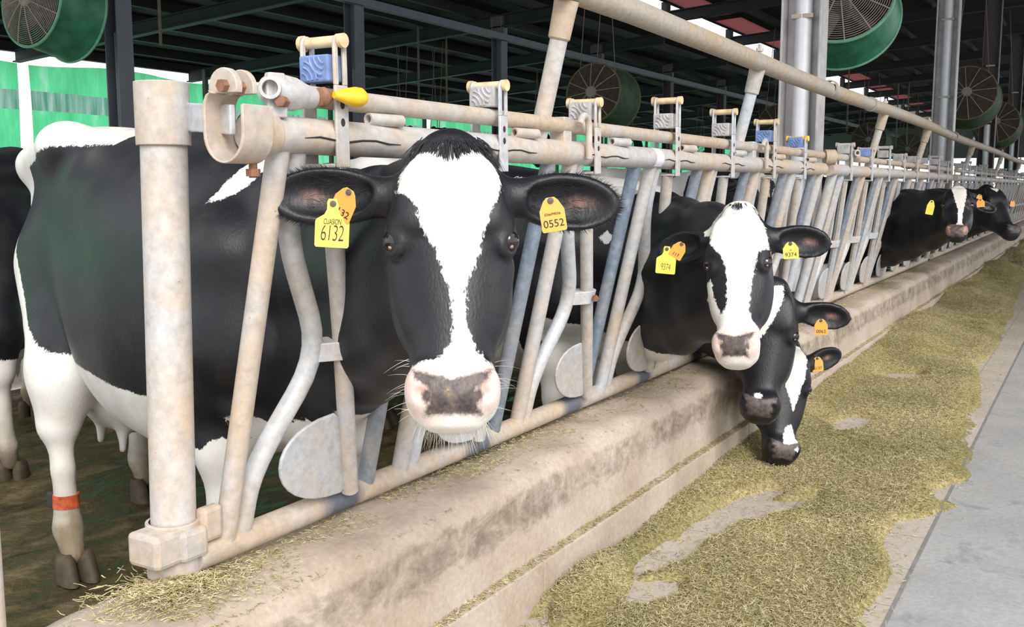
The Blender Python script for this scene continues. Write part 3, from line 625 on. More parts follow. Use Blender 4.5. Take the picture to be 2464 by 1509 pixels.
# ---- end post
t = thing('fence_post', 'thick round galvanised post at the near end of the fence, standing on the curb', 'post', (1.385, 0.03, 0.385))
def postp(z): return V(1.378+0.022*(z-0.4), 0.03, z)
b = MB(); b.tube(postp(0.37), postp(1.415), 0.046, 32); b.build('post_pipe', M['galv'], t)
b = MB(); b.lathe([(0, 0.050), (0, 0.0535), (0.125, 0.0535), (0.125, 0.050)], postp(1.302), V(0, 0, 1), 32); b.build('collar', M['galv_tan'], t, 35, 0.002)
b = MB(); b.lathe([(0, 0.048), (0.003, 0.049), (0.004, 0.0)], postp(1.414), V(0, 0, 1), 32); b.build('cap', M['dark'], t)
b = MB(); pa = postp(1.36)+V(0.03, -0.03, 0); pb_ = V(1.368, yt+0.012, 1.345); d = unit(pb_-pa); b.box((pa+pb_)/2, (np.linalg.norm(pb_-pa)+0.02, 0.012, 0.056), (d, unit(np.cross(V(0, 0, 1), d)), V(0, 0, 1))); b.build('arm', M['galv_clean'], t, 0, 0.003)
b = MB(); b.lathe([(0, 0.048), (0, 0.055), (0.115, 0.055), (0.115, 0.048)], postp(0.415), V(0, 0, 1), 32); b.build('foot_sleeve', M['galv_tan'], t, 35, 0.002)
b = MB(); ctr = postp(0.50); b.box(ctr+V(0.055, -0.045, 0.015), (0.055, 0.03, 0.075)); b.box(ctr+V(-0.055, -0.012, -0.01), (0.075, 0.09, 0.07)); b.box(ctr+V(0.0, -0.055, -0.012), (0.07, 0.025, 0.065)); b.build('foot_clamp', M['galv_tan'], t, 0, 0.01)
t = thing('gate_post', 'pale slim post cut off by the left frame edge, low beside the wet floor', 'post', (1.014, 0.10, ALLEY))
b = MB(); b.tube((1.014, 0.10, ALLEY), (1.014, 0.10, 0.80), 0.028, 16); b.build('post_pipe', M['galv'], t)
b = MB(); b.lathe([(0, 0.0), (0, 0.029), (0.012, 0.022), (0.015, 0.0)], (1.014, 0.10, 0.80), (0, 0, 1), 16); b.build('cap', M['galv_tan'], t)
# ---- neck rail pipe on its sloping uprights
t = thing('neck_pipe', 'thick weathered neck pipe running above the whole fence on slanted uprights', 'pipe', (2.6, -0.27, 1.79))
b = MB(); pts = [(2.0, -0.27, 1.775)]+[(x, -0.27+0.006*math.sin(x*1.3), 1.768-0.0045*(x-4)+0.008*math.sin(x*0.9)) for x in np.arange(3.0, 34.0, 1.0)]; b.poly(pts, 0.040, 20); b.build('pipe', M['neck'], t)
for x in (2.59, 4.42, 7.40, 9.45, 13.0, 17.0, 21.0):
    dz = -0.0045*(x-4)
    b = MB(); b.tube((x, -0.155, 1.30), (x, -0.262, 1.735+dz), 0.026, 14); up = b.build('upright', M['galv_clean'] if x < 5 else M['galv'], t)
    b = MB(); b.lathe([(-0.10, 0.028), (-0.095, 0.032), (-0.02, 0.034), (0.01, 0.036)], (x, -0.259, 1.728+dz), V(0, -0.23, 1), 14); b.build('saddle', M['galv_tan'], up)
    if x > 3:
        b = MB(); b.tube((x, -0.27, 1.79+dz), (x, -0.27, 1.843+dz), 0.009, 8); b.tube((x, -0.27, 1.812+dz), (x, -0.27, 1.826+dz), 0.017, 6); b.build('bolt', M['galv_clean'], up)
for x in (5.75, 6.9, 11.2):
    b = MB(); b.lathe([(-0.03, 0.039), (-0.03, 0.046), (0.03, 0.046), (0.03, 0.039)], (x, -0.27, 1.768-0.0045*(x-4)), V(1, 0, 0), 20); b.build('joint_collar', M['neck'], t)
# ================================================================== CATTLE
# A body is one closed surface: a distance field blended from a lofted trunk, neck, legs, a lofted head and cupped ears.
class Field:
    def __init__(s, ax): s.ax = [np.asarray(a, np.float32) for a in ax]; s.F = np.full([len(a) for a in ax], 1.0, np.float32)
    def win(s, lo, hi):
        sl = []
        for a, l, h in zip(s.ax, lo, hi):
            i0 = max(0, int(np.searchsorted(a, l))-1); i1 = min(len(a), int(np.searchsorted(a, h))+1)
            if i1 <= i0: return None
            sl.append(slice(i0, i1))
        return tuple(sl)
    def grid(s, sl):
        return s.ax[0][sl[0]][:, None, None], s.ax[1][sl[1]][None, :, None], s.ax[2][sl[2]][None, None, :]
    def blend(s, sl, d, k, sub=False):
        f = s.F[sl]
        if sub:
            d = -d; h = np.clip(k-np.abs(f-d), 0, None)/max(k, 1e-6); s.F[sl] = np.maximum(f, d)+h*h*k*0.25
        else:
            h = np.clip(k-np.abs(f-d), 0, None)/max(k, 1e-6); s.F[sl] = np.minimum(f, d)-h*h*k*0.25
    def capsule(s, a, b, ra, rb, k=0.05, sub=False):
        a = np.asarray(a, float); b = np.asarray(b, float); m = max(ra, rb)+k+0.05
        sl = s.win(np.minimum(a, b)-m, np.maximum(a, b)+m)
        if sl is None: return
        x, y, z = s.grid(sl); d = b-a; L2 = max(float(d@d), 1e-9)
        t = np.clip(((x-a[0])*d[0]+(y-a[1])*d[1]+(z-a[2])*d[2])/L2, 0, 1)
        q = np.sqrt((x-a[0]-t*d[0])**2+(y-a[1]-t*d[1])**2+(z-a[2]-t*d[2])**2)-(ra+(rb-ra)*t)
        s.blend(sl, q.astype(np.float32), k, sub)
    def chain(s, pts, rs, k=0.05):
        for i in range(len(pts)-1): s.capsule(pts[i], pts[i+1], rs[i], rs[i+1], k)
    def ellipsoid(s, c, rad, R=None, k=0.04, sub=False):
        c = np.asarray(c, float); rad = np.asarray(rad, float); R = np.eye(3) if R is None else np.asarray(R, float)
        ext = np.sqrt(((R*rad[:, None])**2).sum(0))+k+0.05
        sl = s.win(c-ext, c+ext)
        if sl is None: return
        x, y, z = s.grid(sl); x = x-c[0]; y = y-c[1]; z = z-c[2]
        p = [R[i, 0]*x+R[i, 1]*y+R[i, 2]*z for i in range(3)]
        k0 = np.sqrt(sum((p[i]/rad[i])**2 for i in range(3))); k1 = np.sqrt(sum((p[i]/rad[i]**2)**2 for i in range(3)))+1e-6
        s.blend(sl, (k0*(k0-1)/k1).astype(np.float32), k, sub)
    def loft(s, o, R, st, n=2.4, k=0.05, smooth=2):
        """axes R rows: (side, along, out); stations (t, half width, front, back) measured from o"""
        o = np.asarray(o, float); R = np.asarray(R, float); st = np.asarray(st, float)
        T = np.linspace(st[0, 0], st[-1, 0], 160); A = [np.interp(T, st[:, 0], st[:, i]) for i in (1, 2, 3)]
        ker = np.hanning(9+4*smooth); ker /= ker.sum(); pd = len(ker)//2
        A = [np.convolve(np.pad(q, pd, mode='edge'), ker, 'valid') for q in A]
        # bounding box
        C = []
        for t in (T[0], T[-1]):
            for u_ in (-max(A[0]), max(A[0])):
                for w_ in (min(A[2]), max(A[1])): C.append(o+R[0]*u_+R[1]*t+R[2]*w_)
        C = np.array(C); m = k+0.05; sl = s.win(C.min(0)-m, C.max(0)+m)
        if sl is None: return
        x, y, z = s.grid(sl); x = x-o[0]; y = y-o[1]; z = z-o[2]
        u = R[0, 0]*x+R[0, 1]*y+R[0, 2]*z; t = R[1, 0]*x+R[1, 1]*y+R[1, 2]*z; w_ = R[2, 0]*x+R[2, 1]*y+R[2, 2]*z
        tc = np.clip(t, T[0], T[-1]); fi = (tc-T[0])/(T[-1]-T[0])*159; i0 = np.minimum(fi.astype(np.int32), 158); fr = (fi-i0).astype(np.float32)
        g = [(q.astype(np.float32)[i0]*(1-fr)+q.astype(np.float32)[i0+1]*fr) for q in A]
        cw = (g[1]+g[2])*0.5; hw = np.maximum((g[1]-g[2])*0.5, 0.004); a = np.maximum(g[0], 0.004); w_ = w_-cw
        rho = ((np.abs(u)/a)**n+(np.abs(w_)/hw)**n)**(1.0/n)+1e-6
        d = np.sqrt(u*u+w_*w_)*(1-1/rho); d = np.where(rho < 0.25, -np.minimum(a, hw)*0.75, d)
        e = np.abs(t-tc); d = np.where(e > 0, np.sqrt(np.maximum(d, 0)**2+e*e), d)
        s.blend(sl, d.astype(np.float32), k)
def surface_nets(f):
    F = f.F; S = F < 0; n = F.shape
    c = np.zeros([q-1 for q in n], np.int8); cor = [(i, j, k) for i in (0, 1) for j in (0, 1) for k in (0, 1)]
    def sub(A, o): return A[o[0]:n[0]-1+o[0], o[1]:n[1]-1+o[1], o[2]:n[2]-1+o[2]]
    for o in cor: c += sub(S, o)
    act = (c > 0) & (c < 8); I = np.argwhere(act); idx = np.full(act.shape, -1, np.int32); idx[act] = np.arange(len(I), dtype=np.int32)
    acc = np.zeros((len(I), 3)); cnt = np.zeros(len(I))
    for o in cor:
        for a in range(3):
            if o[a]: continue
            p = list(o); p[a] = 1
            f0 = F[I[:, 0]+o[0], I[:, 1]+o[1], I[:, 2]+o[2]]; f1 = F[I[:, 0]+p[0], I[:, 1]+p[1], I[:, 2]+p[2]]
            m = (f0 < 0) != (f1 < 0); t = f0/(f0-f1+1e-12)
            q = np.zeros((len(I), 3)); q += o; q[:, a] = t; acc[m] += q[m]; cnt[m] += 1
    P = I+acc/cnt[:, None]
    W = np.stack([np.interp(P[:, a], np.arange(n[a]), f.ax[a]) for a in range(3)], -1)
    faces = []
    for a in range(3):
        b_, c_ = (a+1) % 3, (a+2) % 3
        s0 = [slice(None)]*3; s1 = [slice(None)]*3; s0[a] = slice(0, n[a]-1); s1[a] = slice(1, n[a])
        for q in (b_, c_): s0[q] = slice(1, n[q]-1); s1[q] = slice(1, n[q]-1)
        A = S[tuple(s0)]; B = S[tuple(s1)]; E_ = np.argwhere(A != B)
        if not len(E_): continue
        flip = A[E_[:, 0], E_[:, 1], E_[:, 2]]
        E_ = E_.copy(); E_[:, b_] += 1; E_[:, c_] += 1
        def cell(db, dc):
            q = E_.copy(); q[:, b_] += db; q[:, c_] += dc; return idx[q[:, 0], q[:, 1], q[:, 2]]
        q = np.stack([cell(-1, -1), cell(0, -1), cell(0, 0), cell(-1, 0)], -1); q[~flip] = q[~flip][:, ::-1]; faces.append(q)
    Fq = np.concatenate(faces)
    # keep vertices in use, relax twice
    for _ in range(2):
        acc = np.zeros_like(W); cn = np.zeros(len(W))
        for k in range(4):
            i, j = Fq[:, k], Fq[:, (k+1) % 4]
            for q in range(3): acc[:, q] += np.bincount(i, W[j, q], len(W))+np.bincount(j, W[i, q], len(W))
            cn += np.bincount(i, None, len(W))+np.bincount(j, None, len(W))
        W = W*0.45+0.55*acc/np.maximum(cn, 1)[:, None]
    return W, Fq
def axis(parts):
    """[(start, stop, step), ...] -> increasing coordinates"""
    out = [parts[0][0]]
    for a, b, h in parts:
        n = max(1, int(round((b-a)/h))); out += list(np.linspace(a, b, n+1)[1:])
    return out
def sdpoly(px, py, poly):
    """signed distance, positive inside"""
    P = np.asarray(poly, float); d = np.full(px.shape, 1e9); ins = np.zeros(px.shape, bool); n = len(P)
    for i in range(n):
        a = P[i]; b = P[(i+1) % n]; e = b-a; wx = px-a[0]; wy = py-a[1]
        t = np.clip((wx*e[0]+wy*e[1])/max(e@e, 1e-12), 0, 1); d = np.minimum(d, (wx-t*e[0])**2+(wy-t*e[1])**2)
        c = (a[1] > py) != (b[1] > py)
        with np.errstate(divide='ignore', invalid='ignore'): xx = (b[0]-a[0])*(py-a[1])/(b[1]-a[1])+a[0]
        ins ^= c & (px < xx)
    d = np.sqrt(d); return np.where(ins, d, -d)
def mat_cow():
    m, nt, b = new_mat('holstein_coat'); p = nd(nt, 'ShaderNodeTexCoord').outputs['Object']
    at = nd(nt, 'ShaderNodeAttribute', attribute_name='coat'); sp = nd(nt, 'ShaderNodeSeparateColor'); nt.links.new(at.outputs['Color'], sp.inputs[0])
    n1 = noise(nt, p, 55.0, 3, 0.6); n2 = noise(nt, scaled(nt, p, (1, 1, 0.35)), 190.0, 2, 0.6); n3 = noise(nt, p, 9.0, 4, 0.6)
    def thr(sock, am, lo, hi):
        a = nd(nt, 'ShaderNodeMath', operation='MULTIPLY_ADD', inp={1: am, 2: -am*0.5}); nt.links.new(n1.outputs[0], a.inputs[0])
        a2 = nd(nt, 'ShaderNodeMath', operation='MULTIPLY_ADD', inp={1: am*0.9, 2: -am*0.45}); nt.links.new(n2.outputs[0], a2.inputs[0])
        s = nd(nt, 'ShaderNodeMath', operation='ADD'); nt.links.new(a.outputs[0], s.inputs[0]); nt.links.new(a2.outputs[0], s.inputs[1])
        s2 = nd(nt, 'ShaderNodeMath', operation='ADD'); nt.links.new(s.outputs[0], s2.inputs[0]); nt.links.new(sock, s2.inputs[1])
        r = nd(nt, 'ShaderNodeMapRange', interpolation_type='SMOOTHSTEP', inp={1: lo, 2: hi}); nt.links.new(s2.outputs[0], r.inputs[0]); return r.outputs[0]
    wf = thr(sp.outputs[0], 0.10, 0.485, 0.515)
    bl = ramp(nt, [(0.3, (0.005, 0.005, 0.007)), (0.55, (0.010, 0.010, 0.0135)), (0.75, (0.022, 0.019, 0.017))]); nt.links.new(n3.outputs[0], bl.inputs[0])
    wh = ramp(nt, [(0.35, (0.74, 0.70, 0.64)), (0.6, (0.84, 0.82, 0.78))]); nt.links.new(n3.outputs[0], wh.inputs[0])
    c = mixc(nt, wf, bl.outputs[0], wh.outputs[0])
    pk = thr(sp.outputs[2], 0.08, 0.40, 0.70); c = mixc(nt, pk, c, (0.62, 0.35, 0.29))
    dk = thr(sp.outputs[1], 0.05, 0.475, 0.525); sk_ = ramp(nt, [(0.35, (0.05, 0.04, 0.042)), (0.55, (0.11, 0.085, 0.08)), (0.68, (0.15, 0.12, 0.085)), (0.78, (0.40, 0.32, 0.14))]); nt.links.new(n1.outputs[0], sk_.inputs[0]); c = mixc(nt, dk, c, sk_.outputs[0])
    # alpha: mud on legs and belly
    d0 = nd(nt, 'ShaderNodeMath', operation='MULTIPLY_ADD', inp={1: 1.5, 2: -1.14}); nt.links.new(at.outputs['Alpha'], d0.inputs[0])
    d1 = nd(nt, 'ShaderNodeMath', operation='ADD'); nt.links.new(d0.outputs[0], d1.inputs[0]); nt.links.new(n3.outputs[0], d1.inputs[1])
    dm = nd(nt, 'ShaderNodeMapRange', inp={1: -0.05, 2: 0.85, 3: 0.0, 4: 0.9}); nt.links.new(d1.outputs[0], dm.inputs[0])
    c = mixc(nt, dm.outputs[0], c, (0.17, 0.115, 0.055))
    nt.links.new(c, b.inputs['Base Color']); b.inputs['Roughness'].default_value = 0.44; b.inputs['Specular IOR Level'].default_value = 0.42
    b.inputs['Sheen Weight'].default_value = 0.04; b.inputs['Sheen Roughness'].default_value = 0.4; b.inputs['Sheen Tint'].default_value = (0.75, 0.82, 1, 1)
    h = nd(nt, 'ShaderNodeMath', operation='MULTIPLY_ADD', inp={1: 0.25}); nt.links.new(n1.outputs[0], h.inputs[0]); nt.links.new(n2.outputs[0], h.inputs[2]); bump(nt, b, h.outputs[0], 0.25, 0.004)
    return m
M['cow'] = mat_cow()
def mat_simple(name, col, rough, spec=0.5):
    m, nt, b = new_mat(name); b.inputs['Base Color'].default_value = (*col, 1); b.inputs['Roughness'].default_value = rough; b.inputs['Specular IOR Level'].default_value = spec; return m
M['eye'] = mat_simple('dark_brown_eye', (0.008, 0.005, 0.006), 0.05, 0.8)
M['eye_white'] = mat_simple('pink_eye_corner', (0.36, 0.20, 0.20), 0.35)
M['hair_black'] = mat_simple('black_hair', (0.014, 0.014, 0.018), 0.45)
M['hair_white'] = mat_simple('pale_whisker', (0.75, 0.70, 0.60), 0.5)
M['hoof'] = mat_plain('muddy_hoof', (0.06, 0.045, 0.026), 0.7, 0, 0.3, 30)
TRUNK = [(-1.60, .04, 1.36, 1.16), (-1.55, .10, 1.415, 1.04), (-1.45, .145, 1.465, .90), (-1.30, .185, 1.49, .80), (-1.10, .225, 1.50, .72), (-0.92, .26, 1.49, .63), (-0.62, .345, 1.46, .49), (-0.30, .355, 1.45, .47), (-0.05, .315, 1.415, .52), (0.12, .255, 1.36, .57), (0.27, .20, 1.27, .62), (0.36, .14, 1.24, .70), (0.42, .06, 1.12, .80)]
HEAD = [(-.035, .02, -.05, -.10), (-.015, .05, -.022, -.125), (.0, .066, -.010, -.14), (.04, .086, .004, -.165), (.10, .098, .013, -.19), (.16, .106, .013, -.205), (.21, .109, .009, -.215), (.27, .103, .004, -.22), (.33, .094, -.001, -.21), (.39, .081, -.006, -.185), (.43, .075, -.008, -.16), (.46, .075, -.002, -.145), (.49, .080, .006, -.13), (.525, .080, .006, -.115), (.55, .070, -.004, -.10), (.568, .042, -.022, -.075)]
def head_frame(P, v, w_):
    v = unit(v); w_ = np.asarray(w_, float); w_ = unit(w_-v*(w_@v)); u = np.cross(w_, v); return np.asarray(P, float), u, v, w_
def cow_field(c):
    """c: parameters in the cow's own frame (x forward, y left, z up)"""
    s = c.get('scale', 1.0); P, u, v, w_ = c['head']; hs = c.get('hs', 1.0); R = np.array([u, v, w_]); hx = c.get('hx', 1.0)
    h = lambda a, b, d: P+(u*a*hx+v*b+w_*d)*hs
    lo, hi = c['lo'], c['hi']; rh = c.get('rh', 0.006); rb = c.get('rb', 0.016)
    pts = np.array([h(a, b, d) for a in (-.31, .31) for b in (-.06, .61) for d in (-.16, .05)]); hl = pts.min(0); hh = pts.max(0)
    lo = np.minimum(lo, hl-.02); hi = np.maximum(hi, hh+.02)
    ax = []
    for a in range(3):
        p0, p1 = max(hl[a], lo[a]), min(hh[a], hi[a]); seg = []
        if p0 > lo[a]: seg.append((lo[a], p0, rb))
        if p1 > p0: seg.append((p0, p1, rh))
        if p1 < hi[a]: seg.append((max(p1, lo[a]), hi[a], rb))
        ax.append(axis(seg))
    F = Field(ax); t = np.array(TRUNK)*s
    Rt = np.array([[0, 1, 0], [1, 0, 0], [0, 0, 1.0]])
    F.loft((0, 0, 0), Rt, t, 2.25, 0.05, 2)
    if c.get('rear', True):
        for y in (-1, 1):
            F.ellipsoid(V(-.95, y*.205, 1.425)*s, V(.10, .05, .045)*s, None, 0.12)          # hook bone
            F.ellipsoid(V(-1.52, y*.10, 1.36)*s, V(.05, .045, .05)*s, None, 0.08)           # pin bone
            F.ellipsoid(V(-.70, y*.38, 1.26)*s, V(.13, .05, .09)*s, None, 0.12, True)      # hollow of the flank
            F.ellipsoid(V(-1.10, y*.12, 1.02)*s, V(.25, .09, .26)*s, None, 0.10)           # thigh
        for y in (-1, 1): F.capsule(V(-.98, y*.17, 1.42)*s, V(-1.49, y*.095, 1.375)*s, .075*s, .06*s, 0.08)
        F.ellipsoid(V(-.98, 0, .58)*s, V(.28, .17, .15)*s, None, 0.08)                   # udder
        for y in (-1, 1):
            for x in (-.86, -1.05): F.capsule(V(x, y*.08, .49)*s, V(x, y*.085, .39)*s, .022, .014, 0.03)
        F.chain([V(-1.42, 0, 1.40)*s, V(-1.53, 0.02, 1.30)*s, V(-1.54, .03, 1.0)*s, V(-1.48, .05, .72)*s], [.05, .04, .03, .025], 0.05)
        for (fx, fyy), y in zip(c['hind'], (-1, 1)):
            st_ = V(-.98, y*.18, .80)*s; hk = V(fx-.085, fyy*1.0, .52*s); ft = V(fx-.045, fyy, .17); 
            F.chain([V(-1.14, y*.12, 1.05)*s, st_], [.15*s, .10*s], 0.12)
            F.chain([V(-1.20, y*.12, .98)*s, V(fx-.085, fyy*.90, .70*s), hk], [.15*s, .09*s, .052*s], 0.09)
            F.chain([st_, V(fx-.05, fyy*.95, .68*s), hk+V(.012, 0, -.02)], [.11*s, .07*s, .045*s], 0.09)
            F.capsule(hk+V(-.035, 0, .05), hk+V(-.03, 0, -.01), .026, .032, 0.03)
            F.chain([hk, V(fx-.06, fyy, .36*s), ft, V(fx-.01, fyy, .085)], [.050*s, .034*s, .044*s, .038*s], 0.03)
    for (fx, fyy), y in zip(c['fore'], (-1, 1)):
        el = V(.0, y*.19, .76)*s; kn = V(fx+.02, fyy, .43*s); ft = V(fx, fyy, .15)
        F.chain([V(.14, y*.19, 1.10)*s, V(.16, y*.20, .88)*s, el], [.13*s, .12*s, .10*s], 0.10)
        F.chain([el, V(fx+.005, fyy*1.02, .60*s), kn], [.10*s, .062*s, .046*s], 0.06)
        F.ellipsoid(kn+V(.008, 0, 0), V(.05, .046, .06)*s, None, 0.03)
        F.chain([kn, V(fx+.005, fyy, .28*s), ft, V(fx+.02, fyy, .08)], [.042*s, .031*s, .042*s, .037*s], 0.03)
    F.ellipsoid(V(.33, 0, .72)*s, V(.12, .11, .14)*s, None, 0.10)                         # brisket
    # neck: crest and throat chains with a filled middle
    gu, gl = c['gate']; oc = h(0, .06, -.10); th = h(0, .27, -.17); md = h(0, .16, -.145)
    nw = c.get('nw', 1.0)
    def bez(a, b, d, n=7): return [(1-q)**2*a+2*q*(1-q)*b+q*q*d for q in np.linspace(0, 1, n)]
    wu = V(.02, 0, 1.27)*s; wl = V(.26, 0, .88)*s; wm = V(.16, 0, 1.10)*s
    gu, gl = np.asarray(gu, float), np.asarray(gl, float)
    F.chain(bez(wu, gu, oc), list(np.linspace(.10, .074, 7)*nw), 0.07)
    F.chain(bez(wm, (gu+gl)/2, md), list(np.linspace(.165, .094, 7)*nw), 0.08)
    F.chain(bez(wl, gl, th), list(np.linspace(.14, .078, 7)*nw), 0.09)
    dl = c.get('dewlap', 0.05)
    F.chain(bez(wl+V(.06, 0, -.14), gl+V(0, 0, -dl-.03), th+V(0, 0, -.01)), [.06, .05, .04, .034, .03, .028, .026], 0.07)
    # head
    st = np.array(HEAD); st[:, 1] *= hx; F.loft(P, R, st*hs, 2.5, 0.035, 0)
    for q in (-1, 1):
        F.ellipsoid(h(q*.088, .178, -.018), V(.026, .042, .026)*hs, R, 0.035*hs)            # brow
        F.ellipsoid(h(q*.072, .29, -.135), V(.038, .10, .075)*hs, R, 0.04*hs)               # jaw muscle
        F.capsule(h(q*.092, .25, -.055), h(q*.066, .37, -.06), .016*hs, .012*hs, 0.04*hs)   # cheek ridge
        F.ellipsoid(h(q*.050, .115, .008), V(.045, .07, .016)*hs, R, 0.04*hs)               # frontal bulge
        F.ellipsoid(h(q*.110, .207, -.026), V(.026, .027, .027)*hs, R, 0.010*hs, True)      # socket
        e = unit(u*q*0.80+w_*0.60); e1 = unit(v*0.85+w_*0.45-u*q*0.25); e1 = unit(e1-e*(e1@e)); e2 = np.cross(e, e1); ce = h(q*.0985, .207, -.024)
        ring = [ce+(e1*0.030*math.cos(a)+e2*0.022*math.sin(a)+e*0.003)*hs for a in np.linspace(0, 2*PI, 13)]
        F.chain(ring, [.0065*hs]*13, 0.010*hs)
        F.capsule(h(q*.098, .178, -.018), h(q*.104, .205, -.012), .010*hs, .008*hs, 0.02*hs)
        F.ellipsoid(h(q*.052, .497, -.010), V(.030, .04, .034)*hs, R, 0.03*hs)              # nostril wing
        F.capsule(h(q*.056, .468, .022), h(q*.043, .500, .026), .006*hs, .008*hs, 0.012*hs, True)
        F.ellipsoid(h(q*.050, .517, .016), V(.013, .017, .018)*hs, R, 0.010*hs, True)
    F.ellipsoid(h(0, .503, -.002), V(.048, .040, .024)*hs, R, 0.03*hs)                      # nose pad
    F.ellipsoid(h(0, .540, -.060), V(.055, .036, .045)*hs, R, 0.03*hs)                      # chin
    F.ellipsoid(h(0, -.012, -.055), V(.055, .03, .045)*hs, R, 0.03*hs)                      # poll
    # ears
    for q, ear in zip((-1, 1), c['ears']):
        d = unit(u*q*ear[0]+v*ear[1]+w_*ear[2]); fc = unit(w_*ear[3]+v*ear[4]+u*q*0.15); fc = unit(fc-d*(fc@d)); up = np.cross(fc, d); L = ear[5]*hs
        b0 = h(q*.086, .085, -.085); ctr = b0+d*L*0.60; Re = np.array([d, up, fc])
        F.capsule(b0-d*0.02, b0+d*L*0.36+v*.004, .044*hs, .034*hs, 0.035*hs)
        F.ellipsoid(ctr, V(L*0.45, .060*hs, .027*hs), Re, 0.03*hs)
        F.ellipsoid(ctr+fc*0.022*hs+d*L*0.02-up*.004, V(L*0.385, .047*hs, .033*hs), Re, 0.010*hs, True)
    return F
def make_cow(name, c, label, O, yaw, face_white, body_fn, parent_only=False, muz=True, group='cows at the feed fence', mesh=None, extra=None, detail=True):
    """returns (object, frame function). The body mesh lives in the cow's frame placed at O with heading yaw."""
    Mx = Matrix.Translation((O[0], O[1], ALLEY)) @ Matrix.Rotation(yaw, 4, 'Z')
    F = cow_field(c); W, Q = surface_nets(F); del F
    me = array_mesh(name, W, Q)
    P, u, v, w_ = c['head']; hs = c.get('hs', 1.0); D = W-P; hx = c.get('hx', 1.0); hu = D@u/hs/hx; hv = D@v/hs; hw = D@w_/hs
    inhead = (hv > -.06) & (hv < .62) & (np.abs(hu) < .135) & (hw > -.26) & (hw < .06)
    white = np.full(len(W), -.2)
    if face_white:
        for poly, wmin in face_white:
            sd = sdpoly(hu, hv, poly); sd = np.minimum(sd, (hw-wmin)*1.0); white = np.where(inhead, np.maximum(white, sd), white)
    white = np.where(inhead, white, body_fn(W))
    dark = np.full(len(W), -.2); pink = np.full(len(W), -.2)
    if muz:
        sd = sdpoly(hu*.92, hv, [(-.064, .468), (-.035, .480), (0, .490), (.035, .480), (.064, .468), (.056, .492), (.038, .505), (.034, .525), (.046, .552), (-.046, .552), (-.034, .525), (-.038, .505), (-.056, .492)])
        dark = np.where(inhead & (hw > -.05), sd, dark)
        for q in (-1, 1):
            sd = .5*(sdpoly(hu*q, hv, [(.040, .47), (.066, .470), (.070, .50), (.055, .535), (.040, .53), (.034, .505)])); pink = np.where(inhead & (hw > -.03), np.maximum(pink, np.minimum(sd+.012, hv-.462)), pink)
    if not c.get('pinknose', True): pink[:] = -.2
    if muz:
        for q in (-1, 1): dark = np.where(inhead & (hw > -.02), np.maximum(dark, .010-np.sqrt((hu*q*1.1-.047)**2+((hv-.520)*.8)**2)), dark)  # shade of the nostril openings painted in as dark spots
    for q, ear in zip((-1, 1), c['ears']):
        d = unit(u*q*ear[0]+v*ear[1]+w_*ear[2]); fc = unit(w_*ear[3]+v*ear[4]+u*q*0.15); fc = unit(fc-d*(fc@d)); up = np.cross(fc, d); L = ear[5]*hs
        b0 = P+(u*q*.086*hx+v*.085-w_*.085)*hs; ctr = b0+d*L*0.62; e = W-ctr
        rr = np.sqrt(((e@d-.02*hs)/(L*0.33))**2+((e@up)/(.040*hs))**2); near = (rr < 1.6) & (np.abs(e@fc) < .03*hs) & ((e@fc) > -.022*hs)
        pink = np.where(near & ~inhead, np.maximum(pink, .050*(1.0-rr)-.042), pink)
    z = W[:, 2]; dirt = np.where(inhead, .0, np.clip(1.15-z/.75, 0, 1)**1.2)
    if 'dirt' in c: dirt = dirt*c['dirt']
    col = np.zeros((len(W), 4), np.float32); enc = lambda q: np.clip(.5+q*5.0, 0, 1)
    col[:, 0] = enc(white); col[:, 1] = enc(dark); col[:, 2] = enc(pink); col[:, 3] = dirt
    at = me.color_attributes.new('coat', 'FLOAT_COLOR', 'POINT'); at.data.foreach_set('color', col.ravel())
    o = link(name, me, M['cow'], None, 0); me.polygons.foreach_set('use_smooth', np.ones(len(me.polygons), bool)); o.matrix_world = Mx; o.matrix_basis = Mx
    tag(o, label, 'cow', group)
    h = lambda a, b, d: Vector(P+(u*a*hx+v*b+w_*d)*hs)
    def wp(p): return np.array(Mx @ Vector(p))
    hr = lambda a, b, d: wp(h(a, b, d))
    R3 = np.array(Mx.to_3x3())
    uw, vw, ww = R3@u, R3@v, R3@w_
    if detail:
        for q in (-1, 1):
            b = MB(); e = unit(uw*q*0.80+ww*0.60); ce = hr(q*.0985, .207, -.024); r = .0255*hs
            b.lathe([(r*math.sin(a), r*math.cos(a)*1.0+1e-5) for a in np.linspace(-PI/2, PI/2, 13)], ce, e, 20); eye = b.build('eye', M['eye'], o, 180)
            b = MB(); cc = ce+unit(e*0.66+vw*0.70+ww*0.22-uw*q*0.15)*r*0.88; b.lathe([(.0048*hs*math.sin(a), .0048*hs*math.cos(a)+1e-5) for a in np.linspace(-PI/2, PI/2, 7)], cc, e, 10); b.build('eye_corner', M['eye_white'], eye, 180)
    for (fx, fyy), hind in [(q, 1) for q in c.get('hind', [])]+[(q, 0) for q in c['fore']]:
        for q in (-1, 1):
            b = MB(); secs = [(0.0, .078, .033, -.004), (0.035, .070, .032, -.002), (0.075, .055, .030, 0.0), (0.095, .036, .022, 0.0)]; vs = []; fs = []
            for zz, lx, ly, ox in secs:
                for k in range(12):
                    a = 2*PI*k/12; vs.append(wp((fx+.02+ox+lx*math.cos(a)*(1.0 if math.cos(a) > 0 else .75)-zz*.25, fyy+q*.034+ly*math.sin(a)+.0*q, zz)))
            for i in range(3):
                for k in range(12): fs.append((i*12+k, i*12+(k+1) % 12, (i+1)*12+(k+1) % 12, (i+1)*12+k))
            fs += [tuple(range(12))[::-1], tuple(36+k for k in range(12))]
            b.add(vs, fs); b.build('hoof', M['hoof'], o, 60)
    return o, hr, (uw, vw, ww)
